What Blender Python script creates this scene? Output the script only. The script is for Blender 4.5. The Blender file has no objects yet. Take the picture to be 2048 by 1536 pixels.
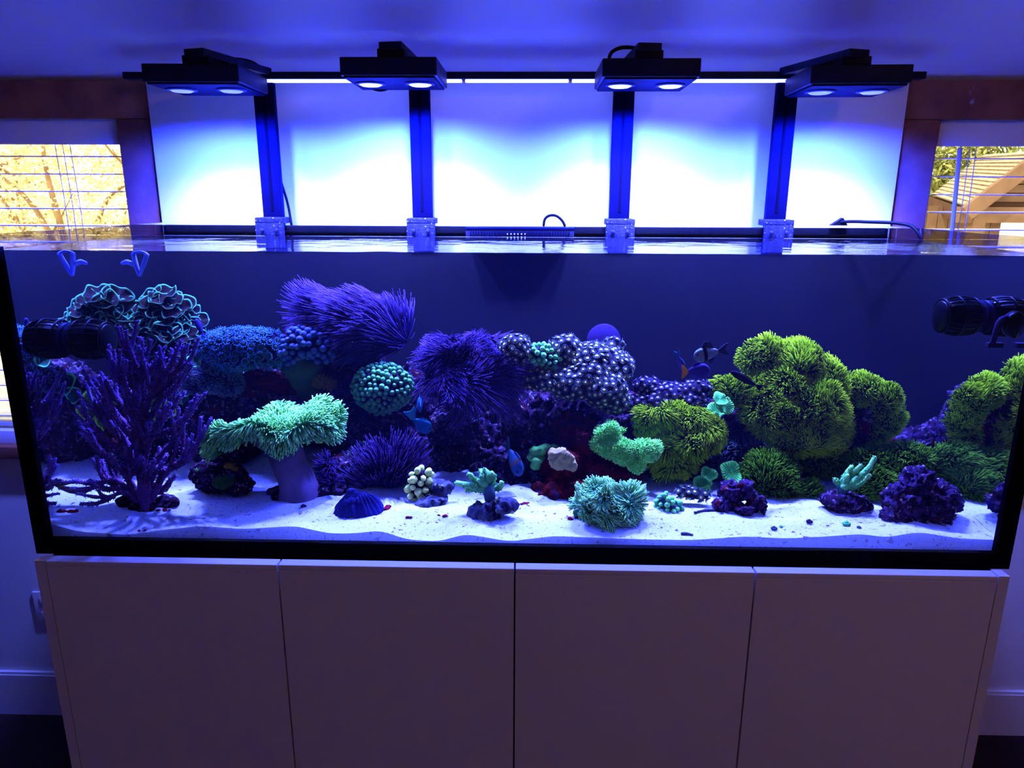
import bpy, bmesh, math, random
import numpy as np
from mathutils import Vector, Matrix, Quaternion

C = bpy.context.scene.collection
SC = bpy.context.scene

# ------------------------------------------------------------------ camera
F = 1431.6
CAM = np.array([0.0238, -1.222, 0.6623])
YAW, PITCH, ROLL = -0.02483, 0.25436, 0.00378
fw = np.array([math.sin(YAW)*math.cos(PITCH), math.cos(YAW)*math.cos(PITCH), -math.sin(PITCH)])
rt0 = np.array([math.cos(YAW), -math.sin(YAW), 0.0]); up0 = np.cross(rt0, fw)
rt = rt0*math.cos(ROLL)+up0*math.sin(ROLL); up = -rt0*math.sin(ROLL)+up0*math.cos(ROLL)
cam_d = bpy.data.cameras.new('camera'); cam = bpy.data.objects.new('camera', cam_d); C.objects.link(cam)
cam_d.sensor_fit = 'HORIZONTAL'; cam_d.sensor_width = 36.0; cam_d.lens = F*36/2048
cam_d.clip_start = 0.02; cam_d.clip_end = 200
cam.matrix_world = Matrix(((rt[0], up[0], -fw[0], CAM[0]), (rt[1], up[1], -fw[1], CAM[1]), (rt[2], up[2], -fw[2], CAM[2]), (0, 0, 0, 1)))
SC.camera = cam

# ------------------------------------------------------------------ world, exposure
world = bpy.data.worlds.new('sky'); SC.world = world; world.use_nodes = True
bg = world.node_tree.nodes['Background']; bg.inputs[0].default_value = (1.0, 0.93, 0.80, 1); bg.inputs[1].default_value = 5.0
SC.view_settings.view_transform = 'Standard'; SC.view_settings.look = 'None'
SC.view_settings.gamma = 1.0; SC.view_settings.use_curve_mapping = False
SC.view_settings.exposure = 0.0
cy = SC.cycles
cy.use_denoising = True; cy.use_light_tree = False; cy.use_adaptive_sampling = True; cy.adaptive_threshold = 0.1
cy.caustics_reflective = True; cy.blur_glossy = 1.0; cy.caustics_refractive = False
cy.transparent_max_bounces = 16; cy.max_bounces = 4; cy.diffuse_bounces = 2; cy.glossy_bounces = 3
cy.sample_clamp_indirect = 40.0

def light(name, kind, loc, energy, color, aim=None, **kw):
    d = bpy.data.lights.new(name, kind); d.energy = energy; d.color = color
    for k, v in kw.items(): setattr(d, k, v)
    o = bpy.data.objects.new(name, d); C.objects.link(o); o.location = loc
    if aim is not None:
        o.rotation_euler = (Vector(aim)-Vector(loc)).to_track_quat('-Z', 'Y').to_euler()
    return o
# low sun over the garden, running along the house wall so that it does not enter the room
light('sun', 'SUN', (0, 6, 8), 7.0, (1.0, 0.88, 0.68), aim=(2.2, 7.6, 4.6), angle=0.01)
# warm fill added well behind the camera for the cabinet front, no lamp seen
light('warm_fill_light', 'AREA', (2.0, -2.4, 1.98), 11.5, (1.0, 0.54, 0.55), aim=(0.7, -1.3, -0.6), shape='DISK', size=0.5)
#
BLUE, WHITE = 270.0, 46.0       # strength of the blue and the white emitters of the reef lamps

# ------------------------------------------------------------------ helpers: geometry
def A(px, py, Y):
    d = fw + rt*(px-1024)/F + up*(768-py)/F
    return CAM + d*((Y-CAM[1])/d[1])
def S(px, Y, z=0.3):                   # size in metres of px pixels at depth Y
    return px*((Y-CAM[1])*math.cos(PITCH)+(CAM[2]-z)*math.sin(PITCH))/F
def nrm(v):
    v = np.asarray(v, float); return v/np.maximum(np.linalg.norm(v, axis=-1, keepdims=True), 1e-9)
def h3(ix, iy, iz, s):
    n = (ix*374761393 + iy*668265263 + iz*1440662683 + s*2246822519) & 0xffffffff
    n = ((n ^ (n >> 13))*1274126177) & 0xffffffff
    return ((n ^ (n >> 16)) & 0xffff)/65535.0
def vnoise(P, s=0):
    P = np.asarray(P, float); I = np.floor(P).astype(np.int64); f = P-I; f = f*f*(3-2*f); o = 0
    for dx in (0, 1):
        for dy in (0, 1):
            for dz in (0, 1):
                w = (f[:, 0] if dx else 1-f[:, 0])*(f[:, 1] if dy else 1-f[:, 1])*(f[:, 2] if dz else 1-f[:, 2])
                o = o+w*h3(I[:, 0]+dx, I[:, 1]+dy, I[:, 2]+dz, s)
    return o*2-1
def fbm(P, s=0, oct=3):
    P = np.asarray(P, float); return sum(vnoise(P*2**k, s+k)*0.5**k for k in range(oct))

class G:
    """collects verts and faces of one mesh, world coordinates"""
    def __init__(s): s.v = []; s.f = []; s.mi = []; s.t = []
    def add(s, V, Fc, mi=0, t=None):
        n = len(s.v); V = [tuple(map(float, q)) for q in V]; s.v += V
        s.f += [tuple(int(i)+n for i in q) for q in Fc]; s.mi += [mi]*len(Fc)
        s.t += list(np.zeros(len(V)) if t is None else t); return s
    def box(s, a, b, mi=0, bev=0.0):
        (x0, y0, z0), (x1, y1, z1) = a, b
        x0, x1 = min(x0, x1), max(x0, x1); y0, y1 = min(y0, y1), max(y0, y1); z0, z1 = min(z0, z1), max(z0, z1)
        if bev <= 0:
            V = [(x, y, z) for z in (z0, z1) for y in (y0, y1) for x in (x0, x1)]
            return s.add(V, [(0, 2, 3, 1), (4, 5, 7, 6), (0, 1, 5, 4), (2, 6, 7, 3), (0, 4, 6, 2), (1, 3, 7, 5)], mi)
        bm = bmesh.new(); bmesh.ops.create_cube(bm, size=1)
        for q in bm.verts: q.co = Vector(((x0+x1)/2+q.co.x*(x1-x0), (y0+y1)/2+q.co.y*(y1-y0), (z0+z1)/2+q.co.z*(z1-z0)))
        bmesh.ops.bevel(bm, geom=bm.edges[:]+bm.verts[:], offset=bev, segments=2, affect='EDGES', profile=0.6)
        return s.bm(bm, mi)
    def bm(s, bm, mi=0, M=None):
        bm.verts.index_update()
        V = [(M @ q.co if M else q.co) for q in bm.verts]; Fc = [[q.index for q in f.verts] for f in bm.faces]
        bm.free(); return s.add(V, Fc, mi)
    def obox(s, p, q, w, h, mi=0, upv=(0, 0, 1)):      # bar from p to q
        p, q = np.array(p, float), np.array(q, float); d = nrm(q-p); r = nrm(np.cross(d, upv)); u = np.cross(r, d)
        V = [c+r*a*w/2+u*b*h/2 for c in (p, q) for a, b in ((-1, -1), (1, -1), (1, 1), (-1, 1))]
        return s.add(V, [(3, 2, 1, 0), (4, 5, 6, 7), (0, 1, 5, 4), (1, 2, 6, 5), (2, 3, 7, 6), (3, 0, 4, 7)], mi)
    def tube(s, pts, rad, sides=8, sub=4, mi=0, knob=0.0, seed=0, t=None):
        pts = np.array(pts, float); n = len(pts); rad = np.array([rad]*n if np.isscalar(rad) else rad, float)
        if sub > 1 and n > 2:
            P = np.vstack([2*pts[0]-pts[1], pts, 2*pts[-1]-pts[-2]]); o = []; ro = []
            for i in range(n-1):
                for k in range(sub):
                    u = k/sub; a, b, c, d = P[i], P[i+1], P[i+2], P[i+3]
                    o.append(0.5*(2*b+(c-a)*u+(2*a-5*b+4*c-d)*u*u+(3*b-a-3*c+d)*u**3)); ro.append(rad[i]*(1-u)+rad[i+1]*u)
            o.append(pts[-1]); ro.append(rad[-1]); pts, rad = np.array(o), np.array(ro)
        n = len(pts); T = np.gradient(pts, axis=0); T = nrm(T)
        ref = np.array([0.0, 0, 1]) if abs(T[0][2]) < 0.9 else np.array([1.0, 0, 0]); r = nrm(np.cross(T[0], ref)); V = []; tt = []
        for i in range(n):
            r = nrm(r-T[i]*np.dot(r, T[i])); u = np.cross(T[i], r)
            for k in range(sides):
                a = 2*math.pi*k/sides; V.append(pts[i]+(r*math.cos(a)+u*math.sin(a))*rad[i]); tt.append(i/(n-1))
        V = np.array(V)
        if knob:
            nz = vnoise(V*170, seed); ctr = np.repeat(pts, sides, axis=0); V = ctr+(V-ctr)*(1+knob*nz[:, None])
        Fc = [(i*sides+k, i*sides+(k+1) % sides, (i+1)*sides+(k+1) % sides, (i+1)*sides+k) for i in range(n-1) for k in range(sides)]
        V = list(V); V += [pts[0]-T[0]*rad[0]*0.5, pts[-1]+T[-1]*rad[-1]*0.7]; tt += [0, 1]
        a, b = n*sides, n*sides+1
        Fc += [(a, (k+1) % sides, k) for k in range(sides)] + [(b, (n-1)*sides+k, (n-1)*sides+(k+1) % sides) for k in range(sides)]
        return s.add(V, Fc, mi, tt if t is None else [t]*len(V))
    def lathe(s, prof, o, axis=(0, 0, 1), sides=20, mi=0, closed=False):     # prof: (r, h)
        ax = nrm(axis); ref = np.array([1.0, 0, 0]) if abs(ax[0]) < 0.9 else np.array([0, 1.0, 0]); r = nrm(np.cross(ax, ref)); u = np.cross(ax, r); V = []
        o = np.array(o, float)
        for R, h in prof:
            for k in range(sides):
                a = 2*math.pi*k/sides; V.append(o+ax*h+(r*math.cos(a)+u*math.sin(a))*R)
        n = len(prof); Fc = [(i*sides+k, i*sides+(k+1) % sides, (i+1)*sides+(k+1) % sides, (i+1)*sides+k) for i in range(n-1) for k in range(sides)]
        if closed: Fc += [(((n-1)*sides)+k, ((n-1)*sides)+(k+1) % sides, (k+1) % sides, k) for k in range(sides)]
        else: Fc += [tuple(range(sides))[::-1], tuple(range((n-1)*sides, n*sides))]
        return s.add(V, Fc, mi)
    def ball(s, c, r, mi=0, sub=2):
        bm = bmesh.new(); bmesh.ops.create_icosphere(bm, subdivisions=sub, radius=1)
        r = np.array([r]*3 if np.isscalar(r) else r, float)
        for q in bm.verts: q.co = Vector(np.array(q.co)*r+np.array(c))
        return s.bm(bm, mi)

# ------------------------------------------------------------------ helpers: objects
def mesh_data(name, V, Fc, mats, mi=None, smooth=True, t=None):
    me = bpy.data.meshes.new(name)
    if isinstance(Fc, np.ndarray):                       # fast path, equal face sizes
        k = Fc.shape[1]; me.vertices.add(len(V)); me.vertices.foreach_set('co', np.asarray(V, np.float32).ravel())
        me.loops.add(Fc.size); me.loops.foreach_set('vertex_index', Fc.astype(np.int32).ravel())
        me.polygons.add(len(Fc)); me.polygons.foreach_set('loop_start', np.arange(0, Fc.size, k, dtype=np.int32))
        me.update(calc_edges=True); me.validate()
    else:
        me.from_pydata([tuple(q) for q in V], [], Fc); me.update()
    for m in (mats if isinstance(mats, (list, tuple)) else [mats]): me.materials.append(m)
    if mi is not None and len(mi) == len(me.polygons): me.polygons.foreach_set('material_index', np.array(mi, np.int32))
    me.polygons.foreach_set('use_smooth', np.full(len(me.polygons), bool(smooth)))
    if t is not None and len(t) == len(me.vertices):
        a = me.attributes.new('t', 'FLOAT', 'POINT'); a.data.foreach_set('value', np.asarray(t, np.float32))
    return me
def wloc(o):
    p = np.zeros(3)
    while o is not None: p = p+np.array(o.location); o = o.parent
    return p
def link(name, me, parent=None, loc=None, kind=None, label=None):
    o = bpy.data.objects.new(name, me); C.objects.link(o)
    if parent is not None: o.parent = parent
    if loc is not None: o.location = loc
    if kind: o['kind'] = kind
    if label: o['label'] = label
    return o
def part(name, parent, g, mats, smooth=True, kind=None, label=None):
    """one mesh of a thing, given in world coordinates"""
    off = wloc(parent) if parent is not None else np.zeros(3)
    if isinstance(g, G): V, Fc, mi, t = np.array(g.v)-off, g.f, g.mi, g.t
    else: V, Fc, t = np.asarray(g[0])-off, g[1], (g[2] if len(g) > 2 else None); mi = None
    return link(name, mesh_data(name, V, Fc, mats, mi, smooth, t), parent, kind=kind, label=label)
def thing(name, label, cat, loc, group=None, kind=None):
    o = bpy.data.objects.new(name, None); C.objects.link(o); o.location = loc; o.empty_display_size = 0.02
    o['label'] = label; o['category'] = cat
    if group: o['group'] = group
    if kind: o['kind'] = kind
    return o
def tag(o, label, cat, group=None, kind=None):
    o['label'] = label; o['category'] = cat
    if group: o['group'] = group
    if kind: o['kind'] = kind
    return o
def solo(name, label, cat, g, mats, smooth=True, group=None, kind=None):
    """a thing that is one mesh, origin at its base"""
    V = np.array(g.v) if isinstance(g, G) else np.asarray(g[0])
    loc = np.array([V[:, 0].mean(), V[:, 1].mean(), V[:, 2].min()])
    if isinstance(g, G): me = mesh_data(name, V-loc, g.f, mats, g.mi, smooth, g.t)
    else: me = mesh_data(name, V-loc, g[1], mats, None, smooth, g[2] if len(g) > 2 else None)
    return tag(link(name, me, None, loc), label, cat, group, kind)
def struct(name, g, mats, label, cat, smooth=False, parent=None):
    if parent is not None: return part(name, parent, g, mats, smooth)
    o = solo(name, label, cat, g, mats, smooth); o['kind'] = 'structure'; return o

# ------------------------------------------------------------------ helpers: materials
def lin(c): return tuple((x/12.92 if x <= 0.04045 else ((x+0.055)/1.055)**2.4) for x in (q/255.0 for q in c))
EL = (1.15, 1.35, 6.5)
def tc(r, g, b, k=1.0):
    """the surface colour that shows as r,g,b under the reef lamps"""
    l = lin((r, g, b)); return tuple(min(0.93, max(0.002, l[i]/EL[i]*k)) for i in range(3))
MATS = {}
def mat(name, c1, c2=None, scale=40, rough=0.7, bump=0.0, bscale=None, spec=0.02, metal=0.0, tips=None, t0=0.3, t1=0.95, spots=None, spotscale=60, spotlev=0.62, coat=0.0, sss=0.0):
    if name in MATS: return MATS[name]
    m = bpy.data.materials.new(name); m.use_nodes = True; nt = m.node_tree; N = nt.nodes; L = nt.links
    b = N['Principled BSDF']; b.inputs['Roughness'].default_value = rough; b.inputs['Specular IOR Level'].default_value = spec
    b.inputs['Metallic'].default_value = metal; b.inputs['Coat Weight'].default_value = coat
    tex = N.new('ShaderNodeTexCoord')
    def noise(sc, det=4):
        n = N.new('ShaderNodeTexNoise'); n.inputs['Scale'].default_value = sc; n.inputs['Detail'].default_value = det
        L.new(tex.outputs['Object'], n.inputs['Vector']); return n
    n = noise(scale); r = N.new('ShaderNodeValToRGB'); L.new(n.outputs['Fac'], r.inputs['Fac'])
    r.color_ramp.elements[0].position = 0.35; r.color_ramp.elements[1].position = 0.65
    r.color_ramp.elements[0].color = (*c1, 1); r.color_ramp.elements[1].color = (*(c2 or c1), 1); col = r.outputs['Color']
    def mix(fac, a, bcol):
        x = N.new('ShaderNodeMix'); x.data_type = 'RGBA'; L.new(fac, x.inputs['Factor']); L.new(a, x.inputs[6]); x.inputs[7].default_value = (*bcol, 1); return x.outputs[2]
    if spots:
        for i, (sc, lev, c) in enumerate(spots):
            q = noise(sc, 3); rr = N.new('ShaderNodeValToRGB'); rr.color_ramp.elements[0].position = lev; rr.color_ramp.elements[1].position = lev+0.05
            mp = N.new('ShaderNodeMapping'); mp.inputs['Location'].default_value = (3.1*i+1, 1.7*i, 5.3*i)
            L.new(tex.outputs['Object'], mp.inputs['Vector']); L.new(mp.outputs[0], q.inputs['Vector'])
            L.new(q.outputs['Fac'], rr.inputs['Fac']); col = mix(rr.outputs['Color'], col, c)
    if tips:
        at = N.new('ShaderNodeAttribute'); at.attribute_name = 't'; mr = N.new('ShaderNodeMapRange'); mr.interpolation_type = 'SMOOTHSTEP'
        mr.inputs['From Min'].default_value = t0; mr.inputs['From Max'].default_value = t1; L.new(at.outputs['Fac'], mr.inputs['Value']); col = mix(mr.outputs['Result'], col, tips)
    L.new(col, b.inputs['Base Color'])
    if bump:
        q = noise(bscale or scale*3, 5); bp = N.new('ShaderNodeBump'); bp.inputs['Strength'].default_value = bump; bp.inputs['Distance'].default_value = 0.004
        L.new(q.outputs['Fac'], bp.inputs['Height']); L.new(bp.outputs['Normal'], b.inputs['Normal'])
    MATS[name] = m; return m
def emis(name, c, s):
    m = bpy.data.materials.new(name); m.use_nodes = True; b = m.node_tree.nodes['Principled BSDF']
    b.inputs['Base Color'].default_value = (*c, 1); b.inputs['Emission Color'].default_value = (*c, 1); b.inputs['Emission Strength'].default_value = s; return m
def clear(name, tint=(1, 1, 1), ior=1.45, rough=0.0, boost=1.0, tir=None, waves=0.0):
    """glass or water: lets light through, mirrors by Fresnel; tir = the mirror seen from inside the water"""
    m = bpy.data.materials.new(name); m.use_nodes = True; nt = m.node_tree; N = nt.nodes; L = nt.links; N.remove(N['Principled BSDF'])
    out = N['Material Output']; tr = N.new('ShaderNodeBsdfTransparent'); tr.inputs[0].default_value = (*tint, 1)
    gl = N.new('ShaderNodeBsdfGlossy'); gl.inputs['Roughness'].default_value = rough; mx = N.new('ShaderNodeMixShader')
    if waves:
        tex = N.new('ShaderNodeTexCoord'); n = N.new('ShaderNodeTexNoise'); n.inputs['Scale'].default_value = 42; n.inputs['Detail'].default_value = 3
        mp = N.new('ShaderNodeMapping'); mp.inputs['Scale'].default_value = (0.6, 1.0, 1.0); L.new(tex.outputs['Object'], mp.inputs[0]); L.new(mp.outputs[0], n.inputs['Vector'])
        bp = N.new('ShaderNodeBump'); bp.inputs['Strength'].default_value = waves; bp.inputs['Distance'].default_value = 0.01
        L.new(n.outputs['Fac'], bp.inputs['Height']); L.new(bp.outputs[0], gl.inputs['Normal'])
    if tir:
        ge = N.new('ShaderNodeNewGeometry'); mu = N.new('ShaderNodeMath'); mu.operation = 'MULTIPLY'; mu.inputs[1].default_value = tir
        L.new(ge.outputs['Backfacing'], mu.inputs[0]); fac = mu.outputs[0]; gl.inputs['Color'].default_value = (0.8, 0.85, 0.95, 1)
    else:
        fr = N.new('ShaderNodeFresnel'); fr.inputs['IOR'].default_value = ior; mu = N.new('ShaderNodeMath'); mu.operation = 'MULTIPLY'; mu.inputs[1].default_value = boost
        L.new(fr.outputs[0], mu.inputs[0]); fac = mu.outputs[0]
    L.new(fac, mx.inputs[0]); L.new(tr.outputs[0], mx.inputs[1]); L.new(gl.outputs[0], mx.inputs[2]); L.new(mx.outputs[0], out.inputs[0]); return m

WALL = mat('wall_paint', (0.80, 0.80, 0.82), (0.76, 0.76, 0.79), 8, 0.8, 0.05, 200)
ROOMW = mat('room_paint', (0.34, 0.30, 0.29), (0.30, 0.27, 0.26), 6, 0.8)  # unseen walls darkened to cut blue bounce onto the cabinet
CEILM = mat('glow_tinted_ceiling', (0.62, 0.64, 0.90), (0.60, 0.62, 0.88), 6, 0.85)  # blue lamp glow put into the ceiling colour
PANEL = mat('white_board', (0.84, 0.84, 0.85), None, 5, 0.55, 0)
WOOD = mat('stained_wood', (0.34, 0.13, 0.07), (0.22, 0.08, 0.05), 14, 0.6, 0.3, 60, spots=[(24, 0.70, (0.5, 0.45, 0.5))])
WHITE_TRIM = mat('white_trim', (0.78, 0.77, 0.76), None, 5, 0.5)
FLOORM = mat('dark_floor', (0.045, 0.03, 0.03), (0.03, 0.02, 0.02), 6, 0.4, 0.1, 30)
BLACK = mat('black_plastic', (0.002, 0.002, 0.003), (0.003, 0.003, 0.005), 60, 0.5, 0.1, 200, spec=0.03)
BLACKM = mat('black_metal', (0.006, 0.006, 0.014), (0.008, 0.008, 0.02), 30, 0.5, spec=0.1)
POSTM = mat('blue_lit_black', (0.0010, 0.0010, 0.012), (0.0013, 0.0013, 0.016), 30, 0.6, spec=0.02)  # black metal with the lamps' blue light put into its colour
BACKM = mat('aquarium_back', (0.0035, 0.003, 0.0034), (0.005, 0.004, 0.0044), 5, 0.7, spec=0.03)
TRIMM = mat('black_silicone', (0.002, 0.002, 0.0035), (0.003, 0.003, 0.005), 60, 0.6, spec=0.02)
CABM = mat('cabinet_white', (0.72, 0.68, 0.66), None, 3, 0.4, spec=0.3)
SALT = mat('salt_crusted_clamp', (0.008, 0.008, 0.025), (0.014, 0.014, 0.05), 80, 0.6, 0.6, 200, spots=[(200, 0.66, (0.5, 0.52, 0.6))])
GLASS = clear('tank_glass', (0.985, 0.99, 1.0), 1.45, 0.0, 0.8)
WATERTOP = clear('water_surface', (0.97, 0.985, 1.0), 1.33, 0.02, 1.0, waves=0.04)
WATERSIDE = clear('water_side', (0.08, 0.08, 0.10), 1.33, 0.02, 1.0, tir=1.0)
WATERBODY = clear('water_face', (0.93, 0.95, 1.0), 1.0, 0, 0.0)

# ================================================================== THE ROOM
ZF = -0.975; YW = 0.74; ZC = 2.06
RX0, RX1, RY0 = -2.6, 2.6, -3.4
struct('floor', G().box((RX0, RY0, ZF-0.06), (RX1, YW+0.1, ZF)), FLOORM, 'dark wood floor under the cabinet', 'floor')
SLY, SLZ = -0.25, 2.05                # ceiling slope guessed so blue lamp bounce lights it; rises towards the room
V = [(x, y, z) for x in (RX0, RX1) for y, z in ((YW, 0.951), (SLY, SLZ), (RY0, SLZ), (RY0, SLZ+0.06), (SLY, SLZ+0.06), (YW, 1.011))]
struct('ceiling', G().add(V, [(0, 1, 2, 3, 4, 5), (11, 10, 9, 8, 7, 6)]+[(k, k+6, (k+1) % 6+6, (k+1) % 6) for k in range(6)]), CEILM, 'tinted ceiling above the aquarium, sloped to catch lamp glow', 'ceiling')
struct('wall_left', G().box((RX0-0.08, RY0, ZF), (RX0, YW+0.1, ZC)), ROOMW, 'left dark beige wall of the room', 'wall')
struct('wall_right', G().box((RX1, RY0, ZF), (RX1+0.08, YW+0.1, ZC)), ROOMW, 'right dark beige wall of the room', 'wall')
struct('wall_front', G().box((RX0, RY0-0.08, ZF), (RX1, RY0, ZC)), ROOMW, 'dark beige wall behind the viewer', 'wall')
WZ0, WZ1 = 0.0, 0.862                # window opening heights
wx = 1.056; wo = 2.05                # inner and outer edge of both windows
g = G(); th = 0.14
g.box((RX0, YW, ZF), (RX1, YW+th, WZ0-0.04)); g.box((RX0, YW, WZ1), (RX1, YW+th, 1.0))
g.box((-wx, YW, WZ0-0.04), (wx, YW+th, WZ1)); g.box((RX0, YW, WZ0-0.04), (-wo, YW+th, WZ1)); g.box((wo, YW, WZ0-0.04), (RX1, YW+th, WZ1))
struct('wall_back', g, WALL, 'white wall behind the aquarium with two windows', 'wall')
for s, nm in ((-1, 'left'), (1, 'right')):
    g = G().box((s*0.80, YW-0.014, ZF), (s*2.6, YW, ZF+0.147)).box((s*0.80, YW-0.010, ZF+0.147), (s*2.6, YW, ZF+0.156))
    struct('baseboard_'+nm, g, WHITE_TRIM, 'white baseboard at the foot of the back wall, '+nm+' of the cabinet', 'baseboard')
# wood framing: header board and two posts
n = 1
for s, nm in ((-1, 'left'), (1, 'right')):
    struct('trim_%d' % n, G().box((s*0.952, YW-0.022, 0.858), (s*2.6, YW, 0.950), bev=0.002), WOOD, 'brown wooden header board above the %s window' % nm, 'trim', True); n += 1
    struct('trim_%d' % n, G().box((s*0.952, YW-0.020, -0.06), (s*1.054, YW, 0.857), bev=0.002), WOOD, 'upright wooden post between white board and %s window' % nm, 'trim', True); n += 1
    struct('trim_%d' % n, G().box((s*1.054, YW-0.03, -0.082), (s*2.1, YW+0.02, -0.045), bev=0.003), WOOD, 'wooden ledge under the %s window' % nm, 'trim', True); n += 1
solo('wall_board', 'large white board on the wall behind the lamps', 'board', G().box((-0.958, YW-0.034, -0.30), (0.958, YW-0.022, 0.944), bev=0.0015), PANEL)
# outlet half hidden by the cabinet
o0 = A(84, 1215, YW)
t = thing('wall_outlet', 'white wall outlet low on the wall, half behind the cabinet', 'outlet', (o0[0]+0.02, YW-0.004, o0[2]))
part('cover_plate', t, G().box((o0[0]-0.02, YW-0.006, o0[2]-0.058), (o0[0]+0.055, YW, o0[2]+0.058), bev=0.002), WHITE_TRIM)
for k in (-1, 1): part('socket', t, G().box((o0[0], YW-0.008, o0[2]+k*0.025-0.014), (o0[0]+0.034, YW-0.0055, o0[2]+k*0.025+0.014), bev=0.002), WHITE_TRIM)

# ---- windows and blinds
PANE = clear('window_glass', (0.98, 0.98, 0.97), 1.3, 0, 0.6)
VINYL = mat('window_vinyl', (0.80, 0.79, 0.77), None, 5, 0.4)
SLAT = mat('blind_slat', (0.82, 0.81, 0.82), None, 5, 0.5)
CORD = mat('blind_cord', (0.55, 0.52, 0.6), None, 5, 0.7)
slat_me = mesh_data('slat', *(lambda g: (g.v, g.f))(G().box((-0.475, -0.024, -0.0014), (0.475, 0.024, 0.0014))), SLAT, None, False)
for s, nm, k in ((-1, 'left', 1), (1, 'right', 2)):
    w = thing('window_%d' % k, 'white framed window %s of the white board, bright garden behind' % nm, 'window', (s*1.55, YW+0.12, WZ0)); w['kind'] = 'structure'
    x0, x1 = (s*wx, s*wo); y0, y1 = YW+0.085, YW+0.135
    xa, xb = min(x0, x1), max(x0, x1); g = G()
    g.box((xa, y0, WZ0-0.03), (xb, y1, WZ0+0.02)).box((xa, y0, WZ1-0.03), (xb, y1, WZ1)).box((xa, y0, WZ0), (xa+0.045, y1, WZ1)).box((xb-0.045, y0, WZ0), (xb, y1, WZ1))
    part('window_frame', w, g, VINYL, False)
    part('pane', w, G().box((xa+0.045, y1-0.012, WZ0+0.02), (xb-0.045, y1-0.008, WZ1-0.03)), PANE, False)
    g = G()                                   # jamb lining
    g.box((xa, YW, WZ0), (xa+0.006, y0, WZ1)).box((xb-0.006, YW, WZ0), (xb, y0, WZ1)).box((xa, YW, WZ1-0.006), (xb, y0, WZ1))
    part('jamb_lining', w, g, VINYL, False)
    part('window_sill', w, G().box((xa, YW-0.004, WZ0-0.045), (xb, y0, WZ0-0.004), bev=0.002), VINYL)
    b = thing('window_blind', 'white horizontal slat blind with open slats in the %s window' % nm, 'blind', (s*1.55, YW+0.03, WZ0+0.01), 'slat blinds in the windows')
    part('valance', b, G().box((s*1.066, YW+0.001, 0.795), (s*2.04, YW+0.012, 0.856), bev=0.002), SLAT)
    part('head_rail', b, G().box((s*1.068, YW+0.014, 0.800), (s*2.04, YW+0.06, 0.850)), SLAT, False)
    for i in range(17):
        o = link('slat', slat_me, b); o.location = np.array((s*1.553, YW+0.037, 0.766-i*0.0455))-wloc(b); o.rotation_euler = (0.02, 0, 0)
    part('bottom_rail', b, G().box((s*1.075, YW+0.018, 0.004), (s*2.03, YW+0.058, 0.018), bev=0.003), SLAT)
    for cx in ((-1.245, -1.225, -1.205) if s < 0 else (1.155, 1.172, 1.60)):
        part('cord', b, G().tube([(cx, YW+0.011, 0.80), (cx+0.004, YW+0.011, 0.62), (cx, YW+0.011, 0.45)], 0.0011, 5), CORD)
    if s > 0:
        part('tilt_wand', b, G().tube([(1.128, YW+0.006, 0.79), (1.136, YW-0.004, 0.55), (1.14, YW-0.006, 0.40)], 0.0055, 8), CORD)

# ================================================================== THE GARDEN OUTSIDE
LEAFY = mat('autumn_leaves', (0.62, 0.47, 0.20), (0.72, 0.62, 0.38), 3, 0.8, spots=[(2.2, 0.60, (0.30, 0.26, 0.10))])
LEAFG = mat('green_leaves', (0.12, 0.16, 0.04), (0.22, 0.22, 0.07), 3, 0.8)
BARK = mat('tree_bark', (0.20, 0.13, 0.07), (0.30, 0.20, 0.1), 8, 0.9, 0.5)
GRASS = mat('dry_lawn', (0.55, 0.46, 0.22), (0.48, 0.42, 0.2), 1.2, 0.9)
solo('lawn', 'dry yellowish lawn outside the windows', 'lawn', G().box((-30, 0.95, ZF-0.35), (30, 40, ZF-0.25)), GRASS, False, kind='stuff')
def leaves(cs, rs, n, size, seed):
    R = np.random.default_rng(seed); cs, rs = np.array(cs), np.array(rs); k = R.integers(0, len(cs), n)
    P = cs[k]+nrm(R.normal(size=(n, 3)))*(R.random((n, 1))**0.4)*rs[k]
    a = nrm(R.normal(size=(n, 3))); b = nrm(np.cross(a, R.normal(size=(n, 3)))); sz = size*(0.6+0.8*R.random((n, 1)))
    V = np.stack([P-a*sz, P+b*sz*0.45, P+a*sz, P-b*sz*0.45], 1).reshape(-1, 3)
    return V, np.arange(4*n).reshape(-1, 4)
def tree(label, base, h, cs, rs, n, size, lm, seed):
    t = thing('garden_tree', label, 'tree', base); R = np.random.default_rng(seed); b = np.array(base)
    g = G().tube([b, b+(0.03, 0.02, h*0.3), b+(-0.04, 0, h*0.6)], [0.10, 0.07, 0.04], 10)
    for c in cs:
        g.tube([b+(0, 0, h*(0.25+0.3*R.random())), (b+np.array(c))/2+(0, 0, 0.3*h), np.array(c)+R.normal(size=3)*0.1], [0.035, 0.02, 0.008], 6)
        for q in range(3):
            d = nrm(R.normal(size=3)); g.tube([np.array(c), np.array(c)+d*0.3, np.array(c)+d*0.65+(0, 0, 0.1)], [0.02, 0.012, 0.004], 5)
    part('trunk', t, g, BARK); part('foliage', t, leaves(cs, rs, n, size, seed), lm, False, kind='stuff'); return t
tree('yellow autumn tree close outside the left window', (-4.1, 5.2, ZF-0.26), 2.4,
      [(-5.2, 5.2, 0.2), (-4.5, 5.0, 0.9), (-4.6, 5.4, 0.1), (-3.6, 5.1, 0.2), (-3.5, 5.3, 0.9), (-4.2, 5.0, 1.5), (-5.4, 5.3, 1.2), (-4.0, 5.6, -0.3)],
      [[0.55], [0.6], [0.5], [0.42], [0.38], [0.6], [0.6], [0.5]], 15000, 0.024, LEAFY, 3)
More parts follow.
